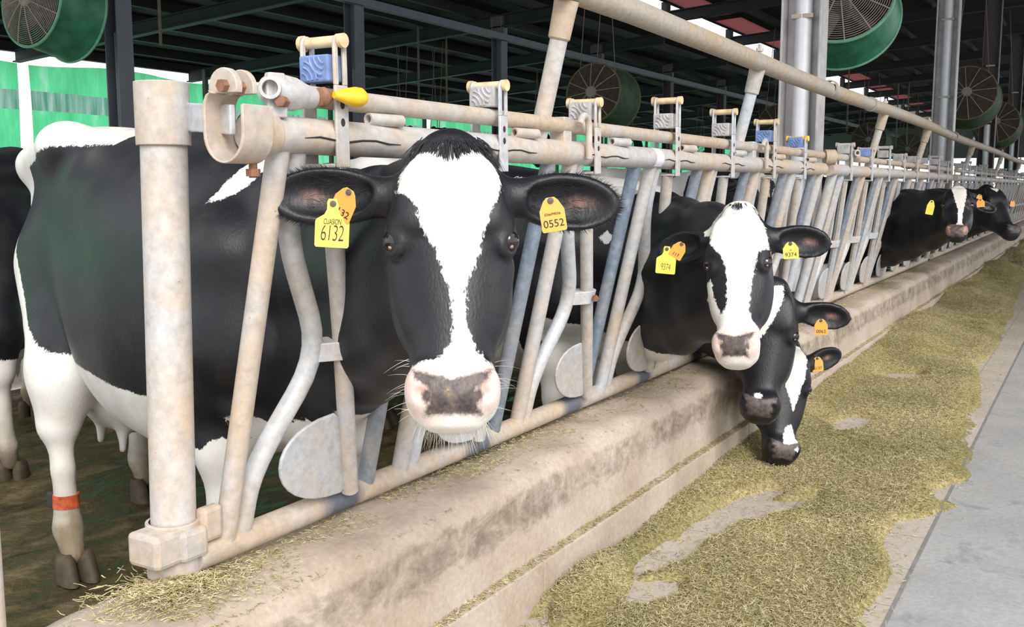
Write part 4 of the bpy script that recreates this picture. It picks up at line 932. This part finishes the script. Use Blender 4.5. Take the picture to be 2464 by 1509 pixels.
def strands(name, mat, parent, roots, dirs, lens, wid, bend, seg=4):
    """tapering hairs as thin three-sided blades"""
    vs = []; fs = []; n = 0
    for p, d, L, bd in zip(roots, dirs, lens, bend):
        d = unit(d); a = unit(np.cross(d, V(.3, .5, .8))); c_ = np.cross(d, a)
        for i in range(seg+1):
            t = i/seg; ctr = p+d*L*t+bd*(t*t)*L; rr = wid*(1-t*0.9)
            for k in range(3): vs.append(ctr+rr*(a*math.cos(2.094*k)+c_*math.sin(2.094*k)))
        for i in range(seg):
            for k in range(3): fs.append((n+i*3+k, n+i*3+(k+1) % 3, n+i*3+3+(k+1) % 3, n+i*3+3+k))
        n += 3*(seg+1)
    return link(name, array_mesh(name, np.array(vs), np.array(fs)), mat, parent, 0)
def tag_plate(parent, name, mat, ctr, right, down, wd, ht, shape, text='', tsize=0.02, small='', label=None, hand=False, bend=0.0):
    right = unit(right); down = unit(down-right*(down@right)); nrm = np.cross(right, -down)   # towards the viewer
    if shape == 'neck':
        pts = [(-.13, .5), (.13, .5), (.17, .44), (.17, .28), (.24, .18), (.46, .08), (.5, .03), (.5, -.46), (.46, -.5), (-.46, -.5), (-.5, -.46), (-.5, .03), (-.46, .08), (-.24, .18), (-.17, .28), (-.17, .44)]
    else:
        pts = [(-.16, .5), (.16, .5), (.30, .40), (.5, .12), (.5, -.45), (.45, -.5), (-.45, -.5), (-.5, -.45), (-.5, .12), (-.30, .40)]
    b = MB(); b.prism([(x*wd, y*ht) for x, y in pts], ctr, right, -down, nrm, 0.0022); o = b.build(name, mat, parent, 0, 0.0006)
    if label: o['label'] = label
    b = MB(); b.lathe([(0, .0), (0, .0065), (.003, .0055), (.004, 0)], ctr-down*ht*0.40+nrm*0.001, nrm, 12); b.build('stud', M['steel_br'], o)
    R = Matrix(((right[0], -down[0], nrm[0]), (right[1], -down[1], nrm[1]), (right[2], -down[2], nrm[2]))).to_4x4()
    for tx, sz, yy, nm in ((text, tsize, -.36, 'tag_number'), (small, tsize*0.34, -.02, 'tag_print')):
        if not tx: continue
        cu = bpy.data.curves.new(nm, 'FONT'); cu.body = tx; cu.size = sz; cu.align_x = 'CENTER'; cu.extrude = 0.0003; cu.offset = -0.0004 if hand and nm == 'tag_number' else 0
        if hand: cu.shear = 0.12; cu.space_character = 0.92
        me = None
        q = bpy.data.objects.new(nm, cu); COL.objects.link(q); cu.materials.append(M['ink'])
        pos = ctr-down*(yy*ht)+nrm*0.0016
        q.matrix_basis = Matrix.Translation(pos) @ R
        if hand: q.matrix_basis = q.matrix_basis @ Matrix.Diagonal((0.82, 1.5, 1, 1))
        mw = q.matrix_basis.copy(); bpy.context.view_layer.update(); tm = bpy.data.meshes.new_from_object(q.evaluated_get(bpy.context.evaluated_depsgraph_get())); bpy.data.objects.remove(q)
        q = link(nm, tm, None, None, 0)
        q.parent = o; q.matrix_parent_inverse = world_of(o).inverted(); q.matrix_basis = mw
    return o
# ------------------------------------------------------------------ the individual cows
def loc(O, yaw, P): 
    c, s = math.cos(yaw), math.sin(yaw); d = np.asarray(P, float)-V(O[0], O[1], ALLEY); return V(c*d[0]+s*d[1], -s*d[0]+c*d[1], d[2])
def ldir(yaw, d):
    c, s = math.cos(yaw), math.sin(yaw); return V(c*d[0]+s*d[1], -s*d[0]+c*d[1], d[2])
def lhead(O, yaw, P, v, w_): return head_frame(loc(O, yaw, P), ldir(yaw, v), ldir(yaw, w_))
def band(x, lo, hi): return np.minimum(x-lo, hi-x)
def wob(W, a=.02, f=9.0): return a*(np.sin(W[:, 0]*f+1.3*W[:, 2]*f)+np.sin(W[:, 2]*f*1.7-W[:, 0]*f*.6+2.0))*.5
FEET = dict(hind=[(-1.32, -.19), (-1.38, .20)], fore=[(.08, -.17), (.03, .17)])
EARS = [(.98, .02, -.20, .92, .36, .235), (.98, .04, -.20, .92, .36, .235)]

# --- cow 1: the big white-faced cow looking out of the first stall
O1, Y1 = (2.14, .474), -1.8458
blaze1 = [(-.080, .030), (-.092, .073), (-.094, .115), (-.066, .138), (-.05, .19), (-.027, .235), (-.011, .287), (.001, .331), (.002, .374), (-.001, .416), (-.021, .443), (-.058, .453), (-.110, .470), (-.125, .517), (-.125, .62), (.125, .62), (.125, .52), (.110, .470), (.056, .448), (.039, .421), (.026, .382), (.022, .319), (.044, .255), (.062, .19), (.080, .141), (.091, .099), (.086, .065), (.070, .030), (.046, .016), (-.002, .006), (-.057, .016)]
def body1(W):
    x, y, z = W[:, 0], W[:, 1], W[:, 2]; q = wob(W)
    s = np.minimum(z-(1.475-np.clip(-.95-x, 0, 1)*.16)+.6*q, -.62-x+q)                       # white rump
    s = np.maximum(s, np.minimum(sdpoly(x+.085+q*.3, z, [(.177, 1.302), (.172, 1.36), (.18, 1.41), (.21, 1.46), (.27, 1.54), (.36, 1.54), (.31, 1.45), (.275, 1.40), (.25, 1.35), (.225, 1.315)])*1.0, -.05-y))
    rear = sdpoly(x+q*.4, z+q*.3, [(-1.9, 1.26), (-1.30, 1.25), (-1.22, 1.10), (-1.12, .97), (-1.02, .875), (-.85, .80), (-.45, .765), (-.16, .755), (-.09, .80), (-.04, .70), (-.04, -.1), (-1.9, -.1)])
    s = np.maximum(s, rear); s = np.maximum(s, np.minimum(-1.36-x, z-1.19)*1.0)
    s = np.maximum(s, np.minimum(.50-z+q, .0*z+.3)*(x < -.25)+(-.3)*(x >= -.25))
    s = np.maximum(s, np.minimum(.655-z+.02*np.sin(x*60)+q, np.minimum(x+.10, .22-x)))               # fore legs
    s = np.maximum(s, np.minimum(.735+.05*np.clip((x-.35)/.2, 0, 1)-z+.5*q+.012*np.sin(x*40), x-.15)*1.0)                          # brisket
    return s
P1, v1, w1 = (1.67, -.478, 1.314), (-.323, -.221, -.92), (-.765, -.512, .392)
hd = lhead(O1, Y1, P1, v1, w1)
c1 = dict(scale=1.044, head=hd, hs=1.0, hx=1.10, lo=(-1.75, -.50, -.02), hi=(.95, .60, 1.62), rh=.0065, rb=.017,
          hind=[(-.86, -.29), (-1.56, .27)], fore=[(.06, -.20), (.10, .20)], gate=(loc(O1, Y1, (1.88, -.06, 1.12)), loc(O1, Y1, (1.89, -.05, .78))), nw=.96,
          ears=[(.985, .05, .10, .95, .35, .26), (.98, .10, .0, .95, .35, .245)], dewlap=.06)
cow1, hr, (uw, vw, ww) = make_cow('cow', c1, 'large black cow with a white blaze and pink muzzle, nearest the end post', O1, Y1, [(blaze1, -.16)], body1)
# forelock and whiskers
rg = np.random.default_rng(11)
ro, di, le, be = [], [], [], []
for i in range(420):
    a = rg.uniform(-1, 1); bb = rg.uniform(-.022, .022); p = hr(a*.062, bb, .004-.03*a*a-.02*(bb < -.005)); ro.append(p)
    spread = a*1.0+rg.normal(0, .18); d = vw*(.9+rg.uniform(-.2, .2))+uw*spread+ww*(.35+rg.uniform(-.1, .15)); di.append(d); le.append(rg.uniform(.03, .075)); be.append(-ww*.35+vw*.3)
strands('forelock', M['hair_black'], cow1, ro, di, le, .0013, be)['kind'] = 'stuff'
ro, di, le, be = [], [], [], []
for i in range(26):
    q = rg.choice((-1, 1)); vv = rg.uniform(.44, .545); p = hr(q*.074, vv, rg.uniform(-.06, .0)); ro.append(p); di.append(uw*q+vw*rg.uniform(-.3, .5)+ww*rg.uniform(-.1, .6)); le.append(rg.uniform(.02, .055)); be.append(vw*.2)
for i in range(170):
    a = rg.uniform(-1, 1); ro.append(hr(a*.055, .562-.02*a*a, -.04-rg.uniform(0, .04))); di.append(V(0, 0, -1)+uw*(a*.35+rg.normal(0, .15))+ww*rg.uniform(-.1, .4)); le.append(rg.uniform(.018, .06)); be.append(V(0, 0, -.1))
strands('whiskers', M['hair_white'], cow1, ro, di, le, .0005, be)['kind'] = 'stuff'
# fringe of hair round both ears
for q, ear in zip((-1, 1), c1['ears']):
    d = unit(uw*q*ear[0]+vw*ear[1]+ww*ear[2]); fc = unit(ww*ear[3]+vw*ear[4]+uw*q*.15); fc = unit(fc-d*(fc@d)); up = np.cross(fc, d); L = ear[5]; b0 = hr(q*.086, .085, -.085); ctr = b0+d*L*.60
    ro, di, le, be = [], [], [], []
    for i in range(520):
        a = rg.uniform(-2.6, 2.6); e = d*math.cos(a)*L*.445+up*math.sin(a)*.058+fc*rg.uniform(-.002, .014); ro.append(ctr+e*.97)
        di.append(unit(d*math.cos(a)*.5+up*math.sin(a)*.8)+d*.7+fc*rg.uniform(-.3, .5)); le.append(rg.uniform(.006, .016)); be.append(-fc*.2)
    for i in range(160):
        ro.append(ctr+d*L*rg.uniform(-.36, .1)+up*rg.uniform(-.045, .045)+fc*.004); di.append(d*.9+fc*.5+up*rg.normal(0, .4)); le.append(rg.uniform(.015, .035)); be.append(-fc*.3)
    strands('ear_fringe', M['hair_black'], cow1, ro, di, le, .0006, be, 3)['kind'] = 'stuff'
down = V(0, 0, -1); rt = unit(uw-down*(uw@down))
tag_plate(cow1, 'ear_tag', M['tag_orange'], hr(.182, .155, -.015), rt+V(0, 0, .16), down+rt*-.12, .050, .068, 'shield', '0552', .021, '036699036', 'orange ear tag reading 0552')
tag_plate(cow1, 'ear_tag', M['tag_yellow'], hr(-.208, .172, -.012), rt+V(0, 0, -.06), down+rt*.06, .066, .094, 'neck', '6132', .030, 'CUASION', 'large yellow ear tag handwritten 6132', True)
tag_plate(cow1, 'ear_tag', M['tag_orange'], hr(-.186, .140, .008), rt*.55+ww*.25+V(0, 0, -.45), down+rt*.30, .050, .066, 'shield', '6132', .020, '', 'small tilted orange ear tag')
def wl1(p): return np.array(cow1.matrix_basis @ Vector(p))
b = MB(); b.lathe([(0, .034), (0, .044), (.045, .043), (.045, .034)], wl1((-.86-.050, -.29, .245)), V(.02, 0, 1), 20); lb = b.build('leg_strap', M['bandred'], cow1); lb['label'] = 'muddy red strap on the near hind leg'
b = MB(); b.box(wl1((-.86-.10, -.315, .265)), (.035, .03, .055)); b.build('strap_sensor', M['dark'], lb, 0, .006)

# --- cow 2: white-faced cow in the middle
O2, Y2 = (3.97, .49), math.radians(-97)
blaze2 = [(-.14, .080), (-.113, .034), (-.060, -.04), (.05, -.04), (.079, .037), (.099, .075), (.115, .162), (.100, .172), (.074, .190), (.056, .28), (.044, .377), (.057, .418), (.10, .452), (.12, .513), (.12, .62), (-.12, .62), (-.12, .485), (-.085, .43), (-.058, .402), (-.036, .365), (-.034, .277), (-.045, .206), (-.069, .176), (-.094, .150), (-.10, .120), (-.092, .095)]
def body2(W):
    x, y, z = W[:, 0], W[:, 1], W[:, 2]; q = wob(W)
    s = np.minimum(z-1.36+q, -.72-x+q)
    s = np.maximum(s, np.minimum(sdpoly(x+q, z+q, [(.12, 1.60), (.10, 1.40), (.17, 1.30), (.30, 1.22), (.38, 1.30), (.44, 1.24), (.52, 1.33), (.70, 1.40), (.70, 1.60)]), .1-y))
    s = np.maximum(s, sdpoly(x, z, [(.36, 1.14), (.40, 1.17), (.44, 1.14), (.41, 1.11)])); s = np.maximum(s, sdpoly(x, z, [(-.16, 1.36), (-.12, 1.39), (-.02, 1.37), (-.08, 1.35)]))
    s = np.maximum(s, .58-z+q+.25*(x < -.2)*(.9-z)*(z < .9)); s = np.maximum(s, np.minimum(.76-z-.25*np.clip(x-.35, -.2, .3)+q*.8, x-.1)); s = np.maximum(s, np.minimum(.80-z+q, band(x, -.5, .0)))
    return s
c2 = dict(scale=1.0, head=lhead(O2, Y2, (3.319, -.541, 1.153), (-.422, -.144, -.895), (-.884, -.154, .442)), hs=.96, lo=(-1.7, -.48, -.02), hi=(1.15, .85, 1.62), rh=.0085, rb=.022, **FEET,
          gate=(loc(O2, Y2, (3.80, -.08, 1.10)), loc(O2, Y2, (3.78, -.06, .62))), nw=1.0, hx=.95, ears=[(.96, .08, -.25, .90, .40, .225), (.98, .10, -.15, .90, .40, .225)], dewlap=.17, dirt=.8)
cow2, hr, (uw, vw, ww) = make_cow('cow', c2, 'cow with a broad white face and two yellow ear tags, head above the lowered pair', O2, Y2, [(blaze2, -.17), ([(-.14, .29), (-.095, .26), (-.082, .33), (-.060, .385), (-.055, .42), (-.14, .46)], -.17)], body2)
rt = unit(uw-down*(uw@down))
tag_plate(cow2, 'ear_tag', M['tag_yellow'], hr(.188, .160, -.035), rt+V(0, 0, .08), down+rt*-.10, .050, .056, 'shield', '9374', .019, 'ES', 'yellow ear tag reading 9374')
tag_plate(cow2, 'ear_tag', M['tag_yellow'], hr(-.265, .180, -.03), rt+V(0, 0, -.06), down+rt*.06, .068, .095, 'neck', '9374', .022, '', 'large yellow ear tag with faded writing', True)
tag_plate(cow2, 'ear_tag', M['tag_orange'], hr(-.218, .150, -.015), rt*.8+V(0, 0, -.45), down+rt*.40, .048, .06, 'shield', '117', .016, '', 'small orange ear tag')
ro, di, le, be = [], [], [], []
for i in range(120):
    a = rg.uniform(-1, 1); ro.append(hr(a*.05, rg.uniform(-.02, .01), -.005-.03*a*a)); di.append(vw+uw*a+ww*.3); le.append(rg.uniform(.02, .05)); be.append(-ww*.3)
strands('forelock', M['hair_black'], cow2, ro, di, le, .0016, be, 3)['kind'] = 'stuff'

# --- cow 3: head lowered behind cow 2, muzzle full of forage
O3, Y3 = (4.52, .53), math.radians(-95)
blaze3 = [(-.045, .02), (.040, .0), (.045, .06), (.030, .12), (.008, .175), (-.030, .24), (-.070, .22), (-.055, .09)]
def body3(W):
    x, y, z = W[:, 0], W[:, 1], W[:, 2]; q = wob(W, .03, 7)
    s = np.minimum(z-1.02+.10*np.sin(x*5)+q, .26-x); s = np.minimum(s, np.sqrt((x+.02)**2+(z-1.33)**2)-.07); s = np.maximum(s, .55-z+q); return s
c3 = dict(pinknose=False, scale=.97, head=lhead(O3, Y3, (4.067, -.464, .827), (-.359, -.021, -.933), (-.896, -.273, .351)), hs=1.0, lo=(-1.6, -.46, -.02), hi=(1.35, .70, 1.55), rh=.010, rb=.024, **FEET,
          gate=(loc(O3, Y3, (4.42, -.05, .98)), loc(O3, Y3, (4.42, -.05, .60))), nw=1.0, ears=[(.95, .0, -.35, .9, .3, .225), (.98, .02, -.12, .9, .42, .23)], dewlap=.04, dirt=.8)
cow3, hr, (uw, vw, ww) = make_cow('cow', c3, 'black cow with lowered head behind the broad white face, muzzle crusted with feed', O3, Y3, [(blaze3, -.1), ([(-.03, .466), (.002, .462), (.006, .482), (-.02, .488)], -.05)], body3)
rt = unit(uw-down*(uw@down))
tag_plate(cow3, 'ear_tag', M['tag_orange'], hr(.205, .150, -.05), rt+V(0, 0, .05), down+rt*-.05, .052, .066, 'shield', '0062', .019, '', 'orange ear tag reading 0062')
tag_plate(cow3, 'ear_tag', M['tag_yellow'], hr(-.19, .16, -.06), rt, down, .05, .056, 'shield', '0062', .019, '', 'yellow ear tag')
# --- cow 4: eating off the floor
O4, Y4 = (5.14, .53), math.radians(-95)
blaze4 = [(-.044, .085), (-.010, .014), (.050, .018), (.075, .076), (.070, .178), (.047, .283), (.034, .325), (.004, .253), (-.034, .163)]
def body4(W):
    x, y, z = W[:, 0], W[:, 1], W[:, 2]; q = wob(W, .03, 6)
    s = np.maximum(np.minimum(z-1.02+.12*np.sin(x*4+1)+q, .12-x), .5-z+q); return s
c4 = dict(pinknose=False, scale=.97, head=lhead(O4, Y4, (4.333, -.473, .548), (-.403, -.075, -.912), (-.76, -.56, .333)), hs=.93, lo=(-1.6, -.46, -.02), hi=(1.35, 1.0, 1.55), rh=.009, rb=.024, **FEET,
          gate=(loc(O4, Y4, (5.02, -.06, .92)), loc(O4, Y4, (5.0, -.08, .58))), nw=.95, ears=[(.95, .05, -.3, .9, .3, .21), (.86, -.42, -.25, .80, .42, .25)], dewlap=.02, dirt=.8)
cow4, hr, (uw, vw, ww) = make_cow('cow', c4, 'black cow with a long white blaze eating forage off the floor, lowest head in view', O4, Y4, [(blaze4, -.1), ([(-.014, .487), (.002, .408), (.032, .383), (.060, .463), (.058, .511), (.012, .539)], -.06)], body4)
rt = unit(uw-down*(uw@down))
tag_plate(cow4, 'ear_tag', M['tag_orange'], hr(.165, .065, -.075), rt+V(0, 0, .1), down+rt*-.08, .050, .066, 'shield', '5137', .018, '', 'orange ear tag reading 5137')

# --- cows 5 and 6 far along the fence
O5, Y5 = (8.92, .52), math.radians(-98)
def bodyk(W): q = wob(W, .02, 8); return np.minimum(.30-W[:, 2]+q, W[:, 0]-.02)
def body5(W):
    x, z = W[:, 0], W[:, 2]; q = wob(W, .03, 6); return np.maximum(np.minimum(np.minimum(z-.95+.2*np.sin(x*5)+q, -.1-x), .2+x*0), .68-z+q-.2*(x > .5))
blaze5 = [(-.055, .013), (-.03, -.03), (.03, -.03), (.061, .014), (.065, .144), (.042, .313), (.037, .416), (.054, .480), (-.010, .470), (.006, .396), (.004, .271), (-.031, .144)]
c5 = dict(scale=1.0, head=lhead(O5, Y5, (8.31, -.66, 1.225), (-.74, -.10, -.66), (-.66, -.08, .74)), hs=.93, lo=(-1.65, -.47, -.02), hi=(1.25, .85, 1.58), rh=.012, rb=.027, **FEET,
          gate=(loc(O5, Y5, (8.78, -.08, 1.08)), loc(O5, Y5, (8.80, -.06, .62))), nw=1.05, ears=[(.80, .28, -.45, .8, .2, .22), (.90, .15, -.3, .9, .2, .22)], dewlap=.12)
cow5, hr, (uw, vw, ww) = make_cow('cow', c5, 'far cow with a white stripe down its face and a hanging yellow ear tag', O5, Y5, [(blaze5, -.1)], body5)
rt = unit(uw-down*(uw@down))
tag_plate(cow5, 'ear_tag', M['tag_yellow'], hr(-.20, .20, -.05), rt*.6+V(0, 0, -.1), down+rt*.25, .055, .11, 'shield', '', .02, '', 'yellow ear tag')
tag_plate(cow5, 'ear_tag', M['tag_orange'], hr(.17, .17, -.03), rt+V(0, 0, .1), down+rt*-.2, .055, .06, 'shield', '', .02, '', 'orange ear tag')
O6, Y6 = (10.22, .52), math.radians(-96)
star6 = [(-.040, .045), (.040, .045), (.038, .070), (.0, .105), (-.034, .075)]
c6 = dict(pinknose=False, scale=1.0, head=lhead(O6, Y6, (9.93, -.74, 1.235), (-.50, -.45, -.74), (-.50, -.60, .62)), hs=1.0, lo=(-1.65, -.47, -.02), hi=(1.45, .75, 1.58), rh=.012, rb=.027, **FEET,
          gate=(loc(O6, Y6, (10.10, -.10, 1.08)), loc(O6, Y6, (10.10, -.08, .74))), nw=1.05, ears=[(.90, .10, .10, .8, .3, .22), (.95, .0, -.25, .9, .2, .22)], dewlap=.05)
cow6, hr, (uw, vw, ww) = make_cow('cow', c6, 'farthest cow looking out, black face turned aside with a small white star', O6, Y6, [(star6, -.1)], bodyk)
rt = unit(uw-down*(uw@down))
tag_plate(cow6, 'ear_tag', M['tag_orange'], hr(-.20, .17, .0), rt+V(0, 0, -.3), down+rt*.2, .06, .066, 'shield', '', .02, '', 'orange ear tag')
tag_plate(cow6, 'ear_tag', M['tag_orange'], hr(.21, .15, -.05), rt, down, .05, .06, 'shield', '', .02, '', 'orange ear tag on the outer ear')

# --- loose cows standing behind: one body, copied and turned
def bodyb(W):
    x, y, z = W[:, 0], W[:, 1], W[:, 2]; q = wob(W, .04, 5); s = np.minimum(z-.92+q, .42-x+.1*np.sin(z*8))
    for cx, cz, r in ((-.30, 1.16, .13), (.02, 1.44, .06), (-.98, 1.10, .17), (.20, 1.12, .12)): s = np.minimum(s, np.sqrt((x-cx)**2+((z-cz)*1.2)**2)-r+q)
    return np.maximum(s, .55-z+q)
hb = head_frame(V(.98, .05, 1.50), V(.55, .1, -.83), V(.80, .1, .58))
star = [(-.05, .02), (-.055, .08), (-.02, .18), (.0, .30), (.02, .18), (.055, .08), (.05, .02)]
cb = dict(scale=1.02, head=hb, hs=1.0, lo=(-1.75, -.48, -.02), hi=(1.45, .48, 1.66), rh=.014, rb=.026, **FEET, gate=(V(.45, 0, 1.48), V(.50, 0, 1.08)), nw=1.1, ears=EARS, dewlap=.04)
OB = (3.62, 3.62); YB = math.radians(38)
def bodyL(W): return np.maximum(.60-W[:, 2]+wob(W, .05, 5), -.2)
cowb, hr, _ = make_cow('cow', cb, 'dark cow standing behind the nearest one at the left edge, tan lower legs', OB, YB, [(star, -.1)], bodyL, group='loose cows in the alley')
def copy_tree(o, parent=None):
    c = o.copy(); COL.objects.link(c)
    if parent is not None: c.parent = parent; c.matrix_parent_inverse = o.matrix_parent_inverse
    for ch in o.children: copy_tree(ch, c)
    return c
cb2 = dict(cb); cowb2, hr, _ = make_cow('cow', dict(cb, rh=.016, rb=.03), 'white-bodied cow with black spots and white poll, behind the joint of two panels', (8.35, 1.62), math.radians(-125), [([(-.09, -.06), (.09, -.06), (.10, .12), (.04, .28), (-.04, .28), (-.10, .12)], -.2)], bodyb, group='loose cows in the alley')
def bodyw(W):
    x, y, z = W[:, 0], W[:, 1], W[:, 2]; q = wob(W, .04, 5); s = np.minimum(z-.95+q, .86-x)
    for cx, cz, r in ((-.38, 1.20, .10), (-.08, 1.45, .05), (-.95, 1.12, .16), (.22, 1.14, .12)): s = np.minimum(s, np.sqrt((x-cx)**2+((z-cz)*1.3)**2)-r+q)
    return s
make_cow('cow', dict(cb, rh=.016, rb=.03), 'loose cow turned sideways, white back seen over the middle stalls', (7.6, 3.2), math.radians(20), [(star, -.1)], bodyw, group='loose cows in the alley')
for k, (x, y, a, lb) in enumerate(((13.4, 1.5, -150, 'far loose cow, its dark head showing over the rail left of the thin slanted upright'), (14.6, 1.3, -155, 'far loose cow, its dark head showing over the rail right of the thin slanted upright'), (16.2, 2.2, -150, 'most distant loose cow, a speck of white between two columns'), (11.5, 3.4, 170, 'loose cow turned sideways behind the second panel'))):
    c = copy_tree(cowb2); c.matrix_basis = Matrix.Translation((x, y, ALLEY)) @ Matrix.Rotation(math.radians(a), 4, 'Z'); c['label'] = lb
# ================================================================== FORAGE ON THE FLOOR
def fbm(x, y, seed=0):
    r = np.random.default_rng(seed); h = np.zeros_like(x); a = 1.0
    for f in (1.3, 2.7, 5.6, 11.0, 23.0):
        for _ in range(3):
            an = r.uniform(0, 2*PI); ph = r.uniform(0, 2*PI); h += a*np.sin(f*(x*math.cos(an)+y*math.sin(an))*2.2+ph)/3
        a *= 0.55
    return h
GAPS = [[(2.64, -.41), (2.98, -.31), (3.22, -.35), (3.51, -.39), (3.76, -.42), (3.95, -.52), (3.94, -.60), (3.8, -.58), (3.92, -.72), (3.86, -.75), (3.6, -.68), (3.41, -.58), (3.2, -.53), (2.93, -.51), (2.81, -.45), (2.86, -.57), (2.71, -.60), (2.5, -.5)],
        [(3.77, -.97), (3.95, -1.13), (4.26, -1.30), (2.6, -1.40), (2.70, -1.17), (2.82, -1.08), (3.12, -1.10)], [(4.27, -1.05), (4.45, -1.20), (4.09, -1.22), (4.07, -1.09)],
        [(5.22, -.43), (5.43, -.5), (5.41, -.66), (5.1, -.67), (4.97, -.54)], [(6.56, -.36), (6.9, -.43), (6.94, -.69), (6.65, -.75), (6.39, -.57)],
        [(7.52, -.92), (8.09, -.99), (9.51, -1.0), (9.84, -1.3), (6.25, -1.3), (5.9, -1.13), (6.57, -1.02)], [(2.2, -.55), (2.41, -.52), (2.42, -.39), (2.3, -.3), (1.9, -.3)], [(1.3, -.2), (2.36, -.2), (2.46, -.30), (2.30, -.46), (1.3, -.9)],
        [(2.9, -.2), (2.93, -.29), (3.05, -.30), (3.25, -.285), (3.25, -.2)]]
def feed_h(x, y):
    """height of the forage: a spread layer beside the curb with bare tiles showing through"""
    n = fbm(x, y, 4); n2 = fbm(x*2.3, y*2.3, 12); n3 = fbm(x*5.0, y*5.0, 21)
    edge = np.interp(x, [1, 5, 5.7, 7, 9, 13.5, 30], [-1.16, -1.16, -1.10, -1.05, -.98, -.84, -.75])
    e = np.clip((y-edge+.03*n+.02*n3)/.14, -2, 1)
    h = .030+.017*n+.006*n2+.012*np.clip((x-5)/3, 0, 1)
    h = h*np.where(e > 0, e, 0)+np.where(e < 0, .03*e, 0)
    for g in GAPS: h = h-.075*np.clip((sdpoly(x, y, g)+.022*n2+.022*n3+.004)/.09, 0, 1)
    h += .060*np.exp(-(((x-2.68)/.17)**2+((y+.34)/.07)**2))+.05*np.clip((x-3.3)/1.0, 0, 1)*np.exp(-((y+.27)/.10)**2)
    h += .12*np.clip((x-5.5)/2, 0, 1)*(.55+.45*np.sin(x*1.7))*np.exp(-((y+.45)/.20)**2)
    return h
xs = np.concatenate([np.arange(1.4, 5.0, .018), np.arange(5.0, 9.0, .035), np.arange(9.0, 20, .08), np.arange(20, 50, .5)]); ys = np.arange(-1.24, -.262, .018)
X, Y = np.meshgrid(xs, ys, indexing='ij'); Hh = feed_h(X, Y); rg = np.random.default_rng(2)
Hm = Hh+rg.normal(0, .004, X.shape)*(Hh > 0)
vs = np.stack([X, Y, np.maximum(Hm, -.03)], -1).reshape(-1, 3); ny = len(ys); i = np.arange(len(xs)-1)[:, None]*ny+np.arange(ny-1)[None, :]; fs = np.stack([i, i+ny, i+ny+1, i+1], -1).reshape(-1, 4)
keep = (Hm.reshape(-1)[fs] > -.012).any(1); fs = fs[keep]; used, inv = np.unique(fs, return_inverse=True); vs = vs[used]; fs = inv.reshape(-1, 4)
feed = link('forage', array_mesh('forage', vs, fs), M['feed'], None, 0); tag(feed, 'chopped green forage spread along the feed curb on the pale tiles', 'feed', None, 'stuff')
def stems(name, parent, P_, L, wd, seed, flat=.5):
    r = np.random.default_rng(seed); n = len(P_); an = r.uniform(0, 2*PI, n); el = r.normal(0, flat, n); d = np.stack([np.cos(an)*np.cos(el), np.sin(an)*np.cos(el), np.sin(el)], -1)
    up = r.normal(0, 1, (n, 3)); s = np.cross(d, up); s /= np.linalg.norm(s, axis=1)[:, None]; t = np.cross(d, s); hl = (L*r.uniform(.35, 1.0, n)/2)[:, None]; w_ = (wd*r.uniform(.6, 1.3, n))[:, None]
    bow = t*hl*.18
    q = np.stack([P_-d*hl-s*w_, P_-d*hl+s*w_, P_-d*hl+t*w_, P_+bow-s*w_, P_+bow+s*w_, P_+bow+t*w_, P_+d*hl-s*w_*.6, P_+d*hl+s*w_*.6, P_+d*hl+t*w_*.6], 1).reshape(-1, 3)
    base = (np.arange(n)*9)[:, None, None]; f = np.array([(0, 1, 4, 3), (1, 2, 5, 4), (2, 0, 3, 5), (3, 4, 7, 6), (4, 5, 8, 7), (5, 3, 6, 8)])[None]
    return link(name, array_mesh(name, q, (base+f).reshape(-1, 4)), M['straw'], parent, 0)
rg = np.random.default_rng(9)
N = 210000; u_ = rg.uniform(0, 1, N); px = 1.6+(u_**1.9)*14; py = rg.uniform(-1.30, -.27, N); hh = feed_h(px, py)
pr = np.clip((hh-.004)/.02, 0, 1)*.96+.05*(py > -1.12); k = rg.uniform(0, 1, N) < pr*np.where(px > 7, .6, 1)
px, py = px[k], py[k]; q = rg.uniform(0, 1, len(px)) < .22; px = px+q*rg.normal(0, .06, len(px)); py = np.clip(py+q*rg.normal(0, .05, len(px)), -1.6, -.265); hh = feed_h(px, py); pz = np.maximum(hh, 0.002)+rg.uniform(-.002, .010, len(px))
st = stems('forage_stems', feed, np.stack([px, py, pz], -1), .030, .0011, 5); st['kind'] = 'stuff'
# crumbs lying on the curb top, along the rail and round the post
N = 24000; px = 1.25+rg.uniform(0, 1, N)**1.5*11; py = rg.uniform(-.21, .06, N); dens = .35+.65*(fbm(px*1.4, py*3, 8) > .1)
k = rg.uniform(0, 1, N) < dens*np.where(px < 2.3, .25+.35*(py > -.08), .35+.65*(py > -.13)); px, py = px[k], py[k]; pz = .403-.012*np.clip((py+.05)/-.15, 0, 1)**3*2+.004
pz = np.where(py < -.185, .392, pz); crumb = stems('feed_crumbs', None, np.stack([px, py, pz], -1), .022, .0010, 6, .25)
tag(crumb, 'loose forage crumbs strewn on top of the feed curb', 'feed', None, 'stuff')
N = 2600; a = rg.uniform(0, 2*PI, N); r_ = np.abs(rg.normal(0, .09, N)); px = 1.34+r_*np.cos(a)*1.1; py = -.02+r_*np.sin(a)*.8; pz = .400+.022*np.exp(-(r_/.08)**2)+rg.uniform(0, .006, N)
h = stems('feed_crumbs', None, np.stack([px, py, pz], -1), .030, .0011, 7, .3); tag(h, 'little heap of forage stems at the foot of the end post', 'feed', None, 'stuff')
N = 5000; px = 1.6+rg.uniform(0, 1, N)**1.5*10; py = rg.uniform(-.268, -.232, N); pz = .139+rg.uniform(0, .006, N)
h = stems('feed_crumbs', None, np.stack([px, py, pz], -1), .022, .0010, 8, .25); tag(h, 'thin line of forage crumbs lying on the ledge at the foot of the curb', 'feed', None, 'stuff')
